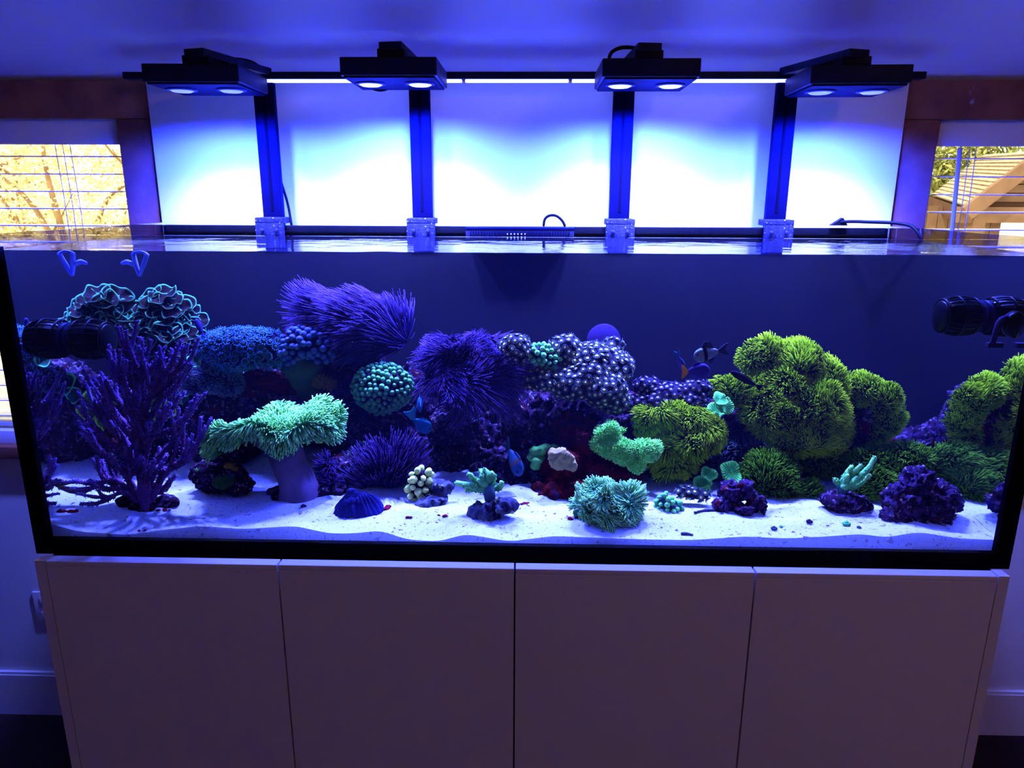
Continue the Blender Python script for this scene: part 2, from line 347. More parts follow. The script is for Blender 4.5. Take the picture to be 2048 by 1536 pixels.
tree('pale gold tree farther back beyond the left window', (-8.2, 10.5, ZF-0.26), 3.6,
      [(-8.9, 10.5, 0.3), (-7.6, 10.3, 0.9), (-8.2, 10.6, 1.8), (-9.4, 10.6, 1.3), (-7.0, 10.4, 0.0)], [[1.1], [1.0], [1.0], [1.1], [0.9]], 9000, 0.045, LEAFY, 5)
tree('dark green tree beside the house roof outside the right window', (5.9, 9.5, ZF-0.26), 3.2,
      [(5.6, 9.5, 0.9), (6.1, 9.4, 1.3), (5.9, 9.6, 0.5), (6.6, 9.5, 1.7), (5.5, 9.3, 0.2)], [[0.55], [0.6], [0.6], [0.7], [0.55]], 9000, 0.045, LEAFG, 7)
# the neighbouring house: gable towards us, one roof slope in view
SHIN = mat('roof_shingle', (0.30, 0.24, 0.15), (0.22, 0.17, 0.11), 9, 0.85, 0.5, 25)
BOARD = mat('house_board', (0.15, 0.09, 0.055), (0.11, 0.065, 0.04), 5, 0.8, 0.3)
DARKB = mat('house_dark_wood', (0.07, 0.035, 0.02), (0.05, 0.025, 0.015), 5, 0.8)
F1 = A(1931, 414, 6.0); R1 = A(2075, 305, 6.0); dv = A(1866, 392, 8.6)-F1; F2 = F1+dv; R2 = R1+dv
hs = thing('neighbour_house', 'wooden house with tan shingle roof outside the right window', 'house', (R1[0], 7.0, ZF-0.26))
sl = R1-F1; nl = nrm(np.cross(dv, sl)); nl = nl if nl[2] > 0 else -nl
for i in range(14):
    a, b = i/14, (i+1.25)/14; up_ = nl*0.035
    V = [F1+sl*a+up_*1.0, F2+sl*a+up_*1.0, F2+sl*b+up_*0.3, F1+sl*b+up_*0.3]; V += [v-nl*0.03 for v in V]
    part('shingle_course', hs, G().add(V, [(0, 1, 2, 3), (7, 6, 5, 4), (0, 4, 5, 1), (1, 5, 6, 2), (2, 6, 7, 3), (3, 7, 4, 0)]), SHIN, False)
O1 = R1+np.array((sl[0], 0, -sl[2])); O2 = O1+dv
part('far_roof_slope', hs, G().add([R1, R2, O2, O1]+[q-nl*np.array((-1, 1, 1))*0.05 for q in (R1, R2, O2, O1)], [(0, 1, 2, 3), (7, 6, 5, 4), (0, 4, 5, 1), (1, 5, 6, 2), (2, 6, 7, 3), (3, 7, 4, 0)]), SHIN, False)
part('barge_board', hs, G().obox(F1+(0, -0.03, -0.06), R1+(0, -0.03, -0.06), 0.05, 0.14), BOARD, False)
part('barge_board', hs, G().obox(R1+(0, -0.03, -0.06), O1+(0, -0.03, -0.06), 0.05, 0.14), BOARD, False)
gx0, gx1 = F1[0]+0.15, O1[0]-0.15; zt = F1[2]
V = [(gx0, 6.15, zt), (gx1, 6.15, zt), (R1[0], 6.15, R1[2]-0.1)]
part('gable_wall', hs, G().add(V+[(x, 6.4, z) for x, y, z in V], [(0, 1, 2), (5, 4, 3), (0, 3, 4, 1), (1, 4, 5, 2), (2, 5, 3, 0)]), DARKB, False)
for i in range(7):
    zz = zt+0.05+i*0.085; fr = min(0.96, (zz-zt)/(R1[2]-zt)+0.12); xa = gx0+(R1[0]-gx0)*fr; xb = gx1+(R1[0]-gx1)*fr
    if xb-xa > 0.15: part('gable_plank', hs, G().box((xa, 6.12, zz), (xb, 6.15, zz+0.075)), BOARD, False)
for i in range(24):
    xx = gx0+0.02+i*0.12
    if xx < gx1: part('wall_plank', hs, G().box((xx, 7.2, ZF-0.26), (xx+0.112, 7.24, zt)), BOARD, False)
part('porch_beam', hs, G().box((F1[0], 6.05, zt-0.15), (O1[0], 6.2, zt)), BOARD, False)
part('eave_beam', hs, G().obox(F1+(0.05, 0.1, -0.08), F2+(0.05, 0.1, -0.08), 0.1, 0.14), DARKB, False)
for q in (F1+(0.18, 0.1, 0), F1+dv*0.55+(0.18, 0, 0), F2+(0.2, 0, 0)): part('porch_post', hs, G().box((q[0]-0.06, q[1]-0.06, ZF-0.26), (q[0]+0.06, q[1]+0.06, q[2]-0.05)), BOARD, False)

# ================================================================== CABINET
CX = 0.883; YF = -0.028
cab = thing('aquarium_cabinet', 'long white cabinet with four flat doors under the aquarium', 'cabinet', (0, 0.31, ZF))
for s_ in (-1, 1):
    g = G().box((s_*CX, -0.0285, ZF), (s_*(CX-0.019), 0.635, -0.0185)).box((s_*CX, -0.0525, ZF), (s_*(CX-0.019), -0.0285, 0.0130))
    part('side_panel', cab, g, CABM, False)
part('body', cab, G().box((-CX+0.02, YF+0.004, ZF+0.02), (CX-0.02, 0.63, -0.003)), BLACK, False)
part('top_panel', cab, G().box((-CX, YF-0.0004, -0.018), (CX, 0.635, -0.0012)), BLACK, False)
edges = [-CX+0.0195, -0.432, 0.001, 0.434, CX-0.0195]
for i in range(4):
    x0, x1 = edges[i]+0.0016, edges[i+1]-0.0016; yf = -0.053
    # door leaf with a sloped finger lip along its top edge
    P = [(yf, ZF+0.03), (yf, 0.001), (yf+0.002, 0.0045), (YF-0.003, 0.0075), (YF-0.003, ZF+0.03)]
    V = [(x, y, z) for x in (x0, x1) for y, z in P]
    d = part('door', cab, G().add(V, [(0, 1, 2, 3, 4)[::-1], (5, 6, 7, 8, 9)]+[(k, (k+1) % 5, (k+1) % 5+5, k+5) for k in range(5)]), CABM, False)
    part('top_lip', d, G().box((x0, yf-0.0005, 0.0025), (x1, YF-0.003, 0.0130), bev=0.0012), CABM, True)

# ================================================================== AQUARIUM
W2, D, H, WT = 0.915, 0.640, 0.5985, 0.572
tank = thing('aquarium', 'long rimless glass aquarium with black silicone edges on the white cabinet', 'aquarium', (0, 0.32, 0.0))
gt = 0.010
part('front_pane', tank, G().box((-W2, 0, 0.004), (W2, gt, H)), GLASS, False)
part('side_pane', tank, G().box((-W2, gt, 0.004), (-W2+gt, D-gt, H)), GLASS, False)
part('side_pane', tank, G().box((W2-gt, gt, 0.004), (W2, D-gt, H)), GLASS, False)
part('back_pane', tank, G().box((-W2, D-gt, 0.004), (W2, D, H-0.008)), BACKM, False)
part('floor_pane', tank, G().box((-W2, 0, 0.0), (W2, D, 0.004)), BLACK, False)
part('base_trim', tank, G().box((-W2-0.001, -0.002, 0.0), (W2+0.001, 0.0125, 0.031), bev=0.001), TRIMM)
for s in (-1, 1):
    part('edge_seal', tank, G().box((s*(W2+0.001), -0.0016, 0.031), (s*0.886, 0.0105, WT+0.006)), TRIMM, False, label='black vertical silicone edge')
    part('base_trim', tank, G().box((s*(W2+0.001), 0.0125, 0), (s*(W2-0.012), D, 0.031)), TRIMM, False)
part('back_seal', tank, G().box((-W2, D-0.014, 0.004), (W2, D-gt, H-0.010)), BACKM, False)
part('back_rim', tank, G().box((-W2+0.002, D-0.018, H-0.024), (W2-0.002, D+0.001, H-0.006), bev=0.002), TRIMM)
# ---- water
R = np.random.default_rng(1)
nx, ny = 220, 70; xs = np.linspace(-W2+gt+0.0006, W2-gt-0.0006, nx); ys = np.linspace(gt+0.0006, D-0.0148, ny)
XX, YY = np.meshgrid(xs, ys); pts = np.stack([XX.ravel()*14, YY.ravel()*20, np.zeros(nx*ny)], 1)
ZZ = WT+0.0004*fbm(pts, 4, 3)
V = np.stack([XX.ravel(), YY.ravel(), ZZ], 1); idx = np.arange(nx*ny).reshape(ny, nx)
Fc = np.stack([idx[:-1, :-1], idx[:-1, 1:], idx[1:, 1:], idx[1:, :-1]], -1).reshape(-1, 4)
g = G().add(V, Fc, 0)
zb = 0.006
def skirt(ids, mi):
    a = [tuple(V[i]) for i in ids]; n = len(a); g.add(a+[(x, y, zb) for x, y, z in a], [(i, n+i, n+i+1, i+1) for i in range(n-1)], mi)
skirt(idx[0, :], 2); skirt(idx[-1, ::-1], 2); skirt(idx[::-1, 0], 1); skirt(idx[:, -1], 1)
g.add([(xs[0], ys[0], zb), (xs[0], ys[-1], zb), (xs[-1], ys[-1], zb), (xs[-1], ys[0], zb)], [(0, 1, 2, 3)], 2)
# the faint blue veil of the water
for m_ in (WATERTOP, WATERSIDE, WATERBODY):
    vs = m_.node_tree.nodes.new('ShaderNodeVolumeScatter'); vs.inputs['Color'].default_value = (0.22, 0.30, 1.0, 1); vs.inputs['Density'].default_value = 0.009
    m_.node_tree.links.new(vs.outputs[0], m_.node_tree.nodes['Material Output'].inputs['Volume'])
solo('aquarium_water', 'clear rippled water filling the aquarium', 'water', g, [WATERTOP, WATERSIDE, WATERBODY], True, kind='stuff')

# ---- sand bed
SANDM = mat('white_sand', (0.62, 0.64, 0.66), (0.74, 0.75, 0.76), 240, 0.9, 0.7, 500, spots=[(95, 0.635, (0.13, 0.02, 0.06)), (170, 0.635, (0.2, 0.09, 0.13)), (700, 0.60, (0.36, 0.36, 0.38))])
nt = SANDM.node_tree; tl = nt.nodes.new('ShaderNodeBsdfTranslucent'); tl.inputs[0].default_value = (0.75, 0.78, 0.85, 1); mx = nt.nodes.new('ShaderNodeMixShader'); mx.inputs[0].default_value = 0.35
nt.links.new(nt.nodes['Principled BSDF'].outputs[0], mx.inputs[1]); nt.links.new(tl.outputs[0], mx.inputs[2]); nt.links.new(mx.outputs[0], nt.nodes['Material Output'].inputs[0])     # light soaks through the grains
fl = np.array([(60, 1046), (96, 1047), (157, 1063), (258, 1070), (314, 1061), (401, 1052), (488, 1058), (590, 1052), (658, 1067), (706, 1067), (760, 1061), (814, 1079), (877, 1083), (931, 1068), (1019, 1083), (1107, 1072), (1185, 1075), (1292, 1079), (1390, 1080), (1488, 1073), (1571, 1077), (1637, 1074), (1724, 1068), (1770, 1075), (1839, 1064), (1916, 1077), (1993, 1080), (2040, 1082)])
flw = np.array([A(x, y, 0.011) for x, y in fl])
def sandz(x, y):
    x = np.atleast_1d(np.asarray(x, float)); y = np.atleast_1d(np.asarray(y, float))
    f = sum(np.interp(x+d, flw[:, 0], flw[:, 2]) for d in (-0.015, -0.007, 0, 0.007, 0.015))/5
    b = 0.050+0.010*fbm(np.stack([x*5, y*9, 0*x], 1), 21, 2)+0.003*fbm(np.stack([x*22, y*30, 0*x], 1), 25, 2)
    w = np.clip((y-0.011)/0.09, 0, 1); w = w*w*(3-2*w); return f*(1-w)+b*w
nx, ny = 300, 110; xs = np.linspace(-W2+gt+0.0012, W2-gt-0.0012, nx); ys = 0.0114+(D-0.027)*np.linspace(0, 1, ny)**1.3
XX, YY = np.meshgrid(xs, ys); ZZ = sandz(XX.ravel(), YY.ravel())
V = np.stack([XX.ravel(), YY.ravel(), ZZ], 1); idx = np.arange(nx*ny).reshape(ny, nx)
Fc = np.stack([idx[:-1, :-1], idx[:-1, 1:], idx[1:, 1:], idx[1:, :-1]], -1).reshape(-1, 4)
g = G().add(V, Fc, 0)
for ids in (idx[0, :], idx[-1, ::-1], idx[::-1, 0], idx[:, -1]):
    a = [tuple(V[i]) for i in ids]; n = len(a); g.add(a+[(x, y, 0.0065) for x, y, z in a], [(i, n+i, n+i+1, i+1) for i in range(n-1)], 0)
solo('sand_bed', 'white coral sand bed with wavy front edge against the glass', 'sand', g, SANDM, True, kind='stuff')
def SZ(x, y): return float(sandz(x, y)[0])

# ================================================================== LIGHT RAIL AND LAMPS
LEDM = emis('led_strip_glow', (0.13, 0.16, 1.0), 8.0)
LENSM = emis('lamp_lens_glow', (0.40, 0.50, 1.0), 3.0)
LENSD = emis('lamp_lens_dim', (0.25, 0.35, 1.0), 1.0)
RINGM = mat('lens_ring', (0.05, 0.06, 0.3), None, 20, 0.3)
SLOT_SHADE = mat('slot_shade', (0.0005, 0.0005, 0.004), None, 20, 0.7)  # shade of the post slot put into a dark strip
PX = [-0.6365, -0.2525, 0.2475, 0.6405]; nms = ['far left', 'centre-left', 'centre-right', 'far right']
for i, x in enumerate(PX):
    t = thing('lamp_post', '%s upright blue-black lamp post clamped to the back rim' % nms[i], 'post', (x, D, H-0.03), 'lamp posts on the back rim')
    g = G().box((x-0.0255, D+0.004, H-0.02), (x+0.0255, D+0.022, 0.945), bev=0.002)
    p = part('upright', t, g, POSTM)
    part('groove_strip', p, G().box((x-0.003, D+0.0025, H+0.03), (x+0.003, D+0.005, 0.944)), SLOT_SHADE, False)
    g = G().box((x-0.036, D-0.030, H-0.001), (x+0.036, D+0.030, H+0.014), bev=0.003)
    g.box((x-0.036, D-0.030, H-0.034), (x+0.036, D-0.0185, H+0.001), bev=0.003)
    c = part('clamp', t, g, SALT)
    for q in (-0.018, 0.018): part('clamp_screw', c, G().lathe([(0.005, 0), (0.005, 0.003), (0.003, 0.004)], (x+q, D-0.030, H-0.018), (0, -1, 0), 10), BLACKM)
rail = thing('light_rail', 'long black rail with glowing strip lights across the lamp posts', 'light rail', (0, D, 0.94))
part('rail_body', rail, G().box((-0.978, D-0.004, 0.941), (0.962, D+0.024, 0.957), bev=0.0015), BLACKM)
for xa, xb in ((-0.690, -0.147), (-0.139, 0.112), (0.120, 0.645), (0.650, 0.70)):
    part('strip_light', rail, G().box((xa, D-0.001, 0.9335), (xb, D+0.012, 0.9405), bev=0.002), LEDM, label='white glowing strip light')
# lamps: x of centre, bottom z, post index, nudge of yaw
LAMPS = [(-0.715, 0.902, 0, 0.03), (-0.284, 0.915, 1, 0.0), (0.276, 0.912, 2, 0.0), (0.722, 0.899, 3, -0.05)]
DIM = (0.6, 1.0, 1.0, 0.65)          # the two outer lamps run dimmer
def rotz(p, c, a): x, y, z = p; return (c[0]+(x-c[0])*math.cos(a)-(y-c[1])*math.sin(a), c[1]+(x-c[0])*math.sin(a)+(y-c[1])*math.cos(a), z)
for i, (x, zb, pi_, yw) in enumerate(LAMPS):
    c = (x, 0.515)
    t = thing('reef_lamp', '%s flat black reef lamp with two round lenses' % nms[i], 'lamp', (x, 0.515, zb), 'reef lamps over the aquarium')
    def RB(a, b, bev=0.002):
        g = G().box(a, b, bev=bev); g.v = [rotz(q, c, yw) for q in g.v]; return g
    part('housing', t, RB((x-0.104, 0.418, zb), (x+0.104, 0.612, zb+0.037), 0.003), BLACKM)
    part('underside', t, RB((x-0.098, 0.424, zb-0.004), (x+0.098, 0.606, zb+0.0005), 0.001), POSTM)
    for k in range(9): part('cooling_fin', t, RB((x-0.085, 0.47+k*0.015, zb+0.037), (x+0.085, 0.473+k*0.015, zb+0.043), 0), BLACKM, False)
    for s in (-1, 1):
        lp = rotz((x+s*0.056, 0.50, 0), c, yw)
        e = part('lens', t, G().lathe([(0.026, 0), (0.026, -0.003), (0.020, -0.006), (0.006, -0.007)], (lp[0], lp[1], zb-0.004), (0, 0, 1), 24), LENSM if i in (1, 2) else LENSD, label='glowing round lens')
        part('lens_ring', e, G().lathe([(0.0265, 0.0), (0.033, 0.0), (0.033, -0.003), (0.0265, -0.004)], (lp[0], lp[1], zb-0.004), (0, 0, 1), 24, closed=True), RINGM)
        L = light('blue_emitter', 'SPOT', (lp[0], lp[1], zb-0.016), BLUE*DIM[i], (0.008, 0.022, 1.0), spot_size=math.radians(164), spot_blend=0.55, shadow_soft_size=0.018); L.parent = t; L.location = Vector(L.location)-t.location
        L = light('white_emitter', 'SPOT', (lp[0], lp[1], zb-0.016), WHITE*DIM[i], (0.80, 1.0, 0.95), spot_size=math.radians(118), spot_blend=1.0, shadow_soft_size=0.018); L.parent = t; L.location = Vector(L.location)-t.location
    xp = PX[pi_]; e0 = np.array((xp, D+0.012, 0.958)); e1 = np.array(((x*0.85+xp*0.15), 0.425, zb+0.060))
    g = G().obox(e0, e1, 0.05, 0.016); a = part('mounting_arm', t, g, BLACKM, False)
    part('arm_foot', a, G().box((e1[0]-0.03, 0.43, zb+0.0375), (e1[0]+0.03, 0.52, e1[2]-0.004), bev=0.003), BLACKM)
def cable(label, pts, r, Y=None, m=None):
    P = [A(x, y, yy) for x, y, yy in pts]
    return solo('cable', label, 'cable', G().tube(P, r, 8, 6), m or BLACK)
cable('black cable hanging beside the far left lamp post', [(540, 200, 0.668), (541, 260, 0.668), (548, 320, 0.675), (564, 370, 0.68), (576, 410, 0.675), (583, 450, 0.66)], 0.0035)
cable('black cable looping over the far left lamp arm', [(445, 118, 0.52), (480, 119, 0.56), (505, 125, 0.60), (525, 140, 0.632), (534, 158, 0.666), (536, 180, 0.668)], 0.004)
cable('short cable arc hanging under the centre-left lamp', [(735, 166, 0.60), (742, 176, 0.60), (762, 181, 0.60), (780, 175, 0.60), (790, 164, 0.60)], 0.003)
cable('black cable curving over the centre-right lamp', [(1218, 116, 0.50), (1224, 104, 0.50), (1240, 96, 0.50), (1258, 95, 0.50), (1276, 98, 0.50), (1290, 106, 0.52)], 0.004)
cable('small black cable loop above the vented controller', [(1087, 452, 0.63), (1090, 438, 0.63), (1100, 431, 0.63), (1113, 432, 0.63), (1124, 441, 0.63), (1130, 452, 0.63)], 0.0035)
q = cable('black cable trailing from the back rim over the right end', [(1668, 446, 0.625), (1700, 443, 0.60), (1740, 444, 0.57), (1790, 446, 0.53), (1822, 452, 0.50), (1836, 466, 0.48), (1842, 478, 0.47)], 0.004)
plug = A(1676, 446, 0.62)
V = [plug+np.array(v) for v in ((-0.02, 0, -0.006), (0.022, 0, -0.006), (0.008, 0, 0.013)) for _ in (0,)]
solo('cable_plug', 'small black wedge shaped plug on the back rim at the right', 'plug', G().add([v+np.array((0, -0.008, 0)) for v in V]+[v+np.array((0, 0.008, 0)) for v in V], [(0, 1, 2), (5, 4, 3), (0, 3, 4, 1), (1, 4, 5, 2), (2, 5, 3, 0)]), BLACK, False)
# vented controller box on the back rim
b0, b1 = A(934, 455, D-0.02), A(1146, 476, D-0.02)
ctl = thing('vented_controller', 'flat black vented box on the middle of the back rim', 'controller', ((b0[0]+b1[0])/2, D-0.03, b1[2]))
part('case', ctl, G().box((b0[0], D-0.058, b1[2]), (b1[0], D-0.019, b0[2]), bev=0.003), BLACKM)
part('lid', ctl, G().box((b0[0]-0.001, D-0.0590, b0[2]-0.004), (b1[0]+0.001, D-0.019, b0[2]+0.002), bev=0.001), POSTM)
ribm = mesh_data('vent_rib', *(lambda g: (g.v, g.f))(G().box((-0.0013, -0.0012, -0.007), (0.0013, 0.0012, 0.007))), POSTM, None, False)
for k in range(38):
    xx = b0[0]+0.012+k*(b1[0]-b0[0]-0.024)/37
    o = link('vent_rib', ribm, ctl); o.location = np.array((xx, D-0.0587, (b0[2]+b1[2])/2-0.002))-wloc(ctl)
for k in range(6): part('status_light', ctl, G().ball(A(1015+k*7, 468, D-0.060), 0.0016, sub=1), LEDM)

# ================================================================== REEF: builders
def lobes_w(lobes):
    o = []
    for q in lobes:
        px, py, Y, rx, rz = q[:5]; c = A(px, py, Y); a, b = S(rx, Y, c[2]), S(rz, Y, c[2]); d = S(q[5], Y, c[2]) if len(q) > 5 else (a+b)*0.45
        o.append((c, np.array((a, d, b))))
    return o
def union(lobes, vox=0.005, sm=6, amp=0.0, freq=30, seed=0, ridge=False):
    g = G()
    for c, r in lobes: g.ball(c, r, sub=3)
    me = bpy.data.meshes.new('tmp'); me.from_pydata(g.v, [], g.f); ob = bpy.data.objects.new('tmp', me); C.objects.link(ob)
    m = ob.modifiers.new('r', 'REMESH'); m.mode = 'VOXEL'; m.voxel_size = vox
    if sm: m = ob.modifiers.new('s', 'SMOOTH'); m.factor = 0.5; m.iterations = sm
    ev = ob.evaluated_get(bpy.context.evaluated_depsgraph_get()); e = ev.to_mesh(); e.calc_loop_triangles()
    V = np.zeros(len(e.vertices)*3, np.float32); e.vertices.foreach_get('co', V); V = V.reshape(-1, 3).astype(float)
    T = np.zeros(len(e.loop_triangles)*3, np.int32); e.loop_triangles.foreach_get('vertices', T); T = T.reshape(-1, 3)
    ev.to_mesh_clear(); bpy.data.objects.remove(ob); bpy.data.meshes.remove(me)
    if amp:
        N = vnorm(V, T); d = fbm(V*freq, seed, 4)
        if ridge: d = (1-2*np.abs(d))*0.6+0.4*fbm(V*freq*3, seed+9, 2)
        V = V+N*(amp*d)[:, None]
    return V, T
def vnorm(V, T):
    n = np.cross(V[T[:, 1]]-V[T[:, 0]], V[T[:, 2]]-V[T[:, 0]]); N = np.zeros_like(V)
    for k in range(3): np.add.at(N, T[:, k], n)
    return nrm(N)
def sample(V, T, n, R, facing=0.25, zmin=None):
    a, b, c = V[T[:, 0]], V[T[:, 1]], V[T[:, 2]]; fn = np.cross(b-a, c-a); ar = np.linalg.norm(fn, axis=1); ctr = (a+b+c)/3
    vis = (nrm(fn)*nrm(ctr-CAM)).sum(1) < facing; ar = ar*vis
    i = R.choice(len(T), n, p=ar/ar.sum()); u = np.sqrt(R.random((n, 1))); v = R.random((n, 1))
    P = a[i]*(1-u)+b[i]*u*(1-v)+c[i]*u*v; VN = vnorm(V, T); N = nrm(VN[T[i, 0]]+VN[T[i, 1]]+VN[T[i, 2]])
    return P, N
def strands(P, Dv, Ln, r, R, bend=None, segs=3, tip=0.35, bulb=0.0):
    n = len(P); Dv = nrm(Dv); Ln = np.broadcast_to(np.asarray(Ln, float).reshape(-1, 1), (n, 1)); a = nrm(np.cross(Dv, R.normal(size=(n, 3)))); b = np.cross(Dv, a)
    bend = np.zeros((n, 3)) if bend is None else bend; V = []; tt = []
    for k in range(segs+1):
        t = k/segs; c = P+Dv*Ln*t+bend*Ln*t*t; rr = r*((1-t)+tip*t)*(1+bulb*(t > 0.9))
        for q in range(3):
            w = 2*math.pi*q/3; V.append(c+(a*math.cos(w)+b*math.sin(w))*rr); tt.append(np.full(n, t))
    V = np.stack(V, 1); m = V.shape[1]; base = (np.arange(n)*m)[:, None, None]; Fc = []
    for k in range(segs):
        for q in range(3):
            i, j = k*3+q, k*3+(q+1) % 3; Fc.append((i, j, j+3)); Fc.append((i, j+3, i+3))
    Fc.append((segs*3, segs*3+1, segs*3+2)); Fc = np.array(Fc)[None]+base
    return V.reshape(-1, 3), Fc.reshape(-1, 3), np.stack(tt, 1).ravel()
def base_of(V): return np.array([V[:, 0].mean(), V[:, 1].mean(), V[:, 2].min()])
def vecnoise(P, f, s): return np.stack([fbm(P*f, s, 2), fbm(P*f, s+50, 2), fbm(P*f, s+90, 2)], 1)
def hairy(name, label, cat, lobes, n, Lp, rp, bm_, hm, flow=(0, 0, 0), jit=0.35, swirl=0.5, sf=25, focus=None, seed=0, vox=0.005, amp=0.003, facing=0.25, hair='polyps', body='mat', segs=3, tip=0.35, bulb=0.0, fk=1.0, bend=(0, 0, 0), sc=1.0):
    lw = lobes_w(lobes); R = np.random.default_rng(seed); V, T = union(lw, vox, 4, amp, 40, seed)
    t = thing(name, label, cat, base_of(V)); part(body, t, (V, T), bm_)
    P, N = sample(V, T, n, R, facing); Y = np.mean([q[2] for q in lobes])
    Dv = N+np.array(flow)+jit*R.normal(size=P.shape)*0.5+swirl*vecnoise(P, sf, seed+3)
    if focus is not None: Dv = Dv*(1-fk)+fk*nrm(P-A(*focus))+0.15*R.normal(size=P.shape)*jit
    Ln = S(Lp, Y)*(0.7+0.6*R.random(len(P))); bd = np.array(bend)+swirl*0.6*vecnoise(P, sf*1.3, seed+7)
    part(hair, t, strands(P, Dv, Ln, S(rp, Y), R, bd, segs, tip, bulb), hm, True, kind='stuff'); return t, V, T
def rock(label, lobes, m, amp=0.017, freq=42, seed=0, vox=0.005, name='live_rock'):
    V, T = union(lobes_w(lobes), vox, 3, amp, freq, seed, True); return solo(name, label, 'rock', (V, T), m)
def spaced(P, N, d):
    keep = []; K = np.zeros((0, 3))
    for i in range(len(P)):
        if len(K) == 0 or np.min(((K-P[i])**2).sum(1)) > d*d: keep.append(i); K = np.vstack([K, P[i]])
    return P[keep], N[keep]
def put(name, me, parent, P, N, s, R=None, sz=None):
    q = Vector(N).to_track_quat('Z', 'Y'); o = bpy.data.objects.new(name, me); C.objects.link(o); o.parent = parent
    o.location = Vector(P)-Vector(wloc(parent)); o.rotation_mode = 'QUATERNION'
    o.rotation_quaternion = q @ Quaternion((0, 0, 1), (R.random()*6.28 if R is not None else 0)); o.scale = (s, s, sz or s); return o
def knobbed(name, label, cat, lobes, d, r, bm_, km, seed=0, facing=0.15, stretch=1.2, pn='bubble', vox=0.005, lift=0.4, n=2500, me=None, vary=0.35, mx=260):
    R = np.random.default_rng(seed); V, T = union(lobes_w(lobes), vox, 4, 0.002, 40, seed); t = thing(name, label, cat, base_of(V)); part('base', t, (V, T), bm_)
    P, N = sample(V, T, n, R, facing); Y = np.mean([q[2] for q in lobes]); P, N = spaced(P, N, S(d, Y)); P, N = P[:mx], N[:mx]
    me = me or KNOB(km)
    for i in range(len(P)):
        s = S(r, Y)*(1-vary/2+vary*R.random()); put(pn, me, t, P[i]+N[i]*s*lift, nrm(N[i]+0.25*R.normal(size=3)), s, R, s*stretch)
    return t
_kn = {}
def KNOB(m):
    if m.name not in _kn:
        g = G().ball((0, 0, 0), 1, sub=2); v = np.array(g.v); v = v*(1+0.10*vnoise(v*2.1, 5))[:, None]; _kn[m.name] = mesh_data('bubble', v, g.f, m, None, True, v[:, 2]*0.5+0.5)
    return _kn[m.name]
def POLYP(name, rim, mid, ctr):
    g = G(); g.lathe([(0.35, -1.3), (0.45, -0.3), (1.0, 0.0), (0.97, 0.14), (0.62, 0.06)], (0, 0, 0), sides=12, mi=0)
    g.lathe([(0.75, 0.07), (0.62, 0.16), (0.52, 0.10)], (0, 0, 0), sides=12, mi=1); g.lathe([(0.52, 0.10), (0.44, 0.26), (0.12, 0.28)], (0, 0, 0), sides=10, mi=2)
    for k in range(12):                                     # fringe of short tentacles
        a = 2*math.pi*k/12; d = np.array((math.cos(a), math.sin(a), 0.25)); g.obox(d*0.85, d*1.32, 0.14, 0.12, 0)
    return mesh_data(name, g.v, g.f, [rim, mid, ctr], g.mi, True)
def ruffle(c, nrmv, r, amp=0.2, nf=6, cup=0.25, ribs=0, ribamp=0.0, th=0.04, seed=0, nr=12, na=96, rot=0, ell=1.0):
    """a wavy disc with thickness; returns V, faces, t (0 centre .. 1 rim)"""
    R = np.random.default_rng(seed); z = nrm(nrmv); x = nrm(np.cross((0, 1, 0.1), z)); y = np.cross(z, x); ph = R.random(4)*6.28
    rr, aa = np.meshgrid(np.linspace(0.04, 1, nr), np.linspace(0, 2*math.pi, na, endpoint=False), indexing='ij')
    prof = 1+0.10*np.sin(2*aa+ph[1])+0.08*np.sin(3*aa+ph[2])+0.05*np.sin(5*aa+ph[3])
    h = cup*rr**2+amp*rr**2.5*(np.sin(nf*aa+ph[0])+0.5*np.sin((nf*1.7//1)*aa+ph[1]))+ribamp*np.sin(ribs*aa)*np.minimum(1, rr*1.5)
    X = rr*prof*np.cos(aa+rot); Yv = rr*prof*np.sin(aa+rot)*ell; up_ = np.array(c)+r*(X[..., None]*x+Yv[..., None]*y+h[..., None]*z); dn = up_-z*r*th
    V = np.vstack([up_.reshape(-1, 3), dn.reshape(-1, 3)]); n = nr*na; I = np.arange(n).reshape(nr, na); J = np.roll(I, -1, 1); Fc = []
    for i in range(nr-1):
        for k in range(na): Fc.append((I[i, k], I[i+1, k], J[i+1, k], J[i, k])); Fc.append((n+I[i, k], n+J[i, k], n+J[i+1, k], n+I[i+1, k]))
    for k in range(na): Fc.append((I[-1, k], n+I[-1, k], n+J[-1, k], J[-1, k]))
    Fc.append(tuple(I[0][::-1])); tt = np.concatenate([rr.ravel(), rr.ravel()*0.7]); return V, np.array(Fc[:-1]), tt

# ------------------------------------------------------------------ reef materials
ROCKM = mat('dark_live_rock', tc(20, 12, 58), tc(40, 22, 92), 30, 0.85, 0.9, 110, spots=[(22, 0.60, tc(62, 10, 30)), (48, 0.58, tc(66, 52, 170)), (110, 0.60, tc(100, 96, 205))])
ROCKP = mat('purple_live_rock', tc(32, 20, 92), tc(64, 46, 150), 60, 0.85, 1.0, 160, spots=[(30, 0.60, tc(80, 16, 60)), (90, 0.60, tc(130, 120, 215)), (45, 0.58, tc(14, 10, 50))])
ROCKR = mat('red_sponge_rock', tc(48, 6, 24), tc(78, 12, 30), 30, 0.85, 0.9, 110, spots=[(40, 0.60, tc(40, 26, 110)), (80, 0.68, tc(90, 80, 190))])
ROCKB = mat('blue_grey_rock', tc(40, 40, 130), tc(90, 100, 200), 40, 0.85, 0.9, 130, spots=[(50, 0.62, tc(170, 190, 230)), (30, 0.6, tc(24, 14, 60))])
GSPB = mat('green_mat', tc(38, 60, 22), tc(26, 44, 36), 40, 0.9)
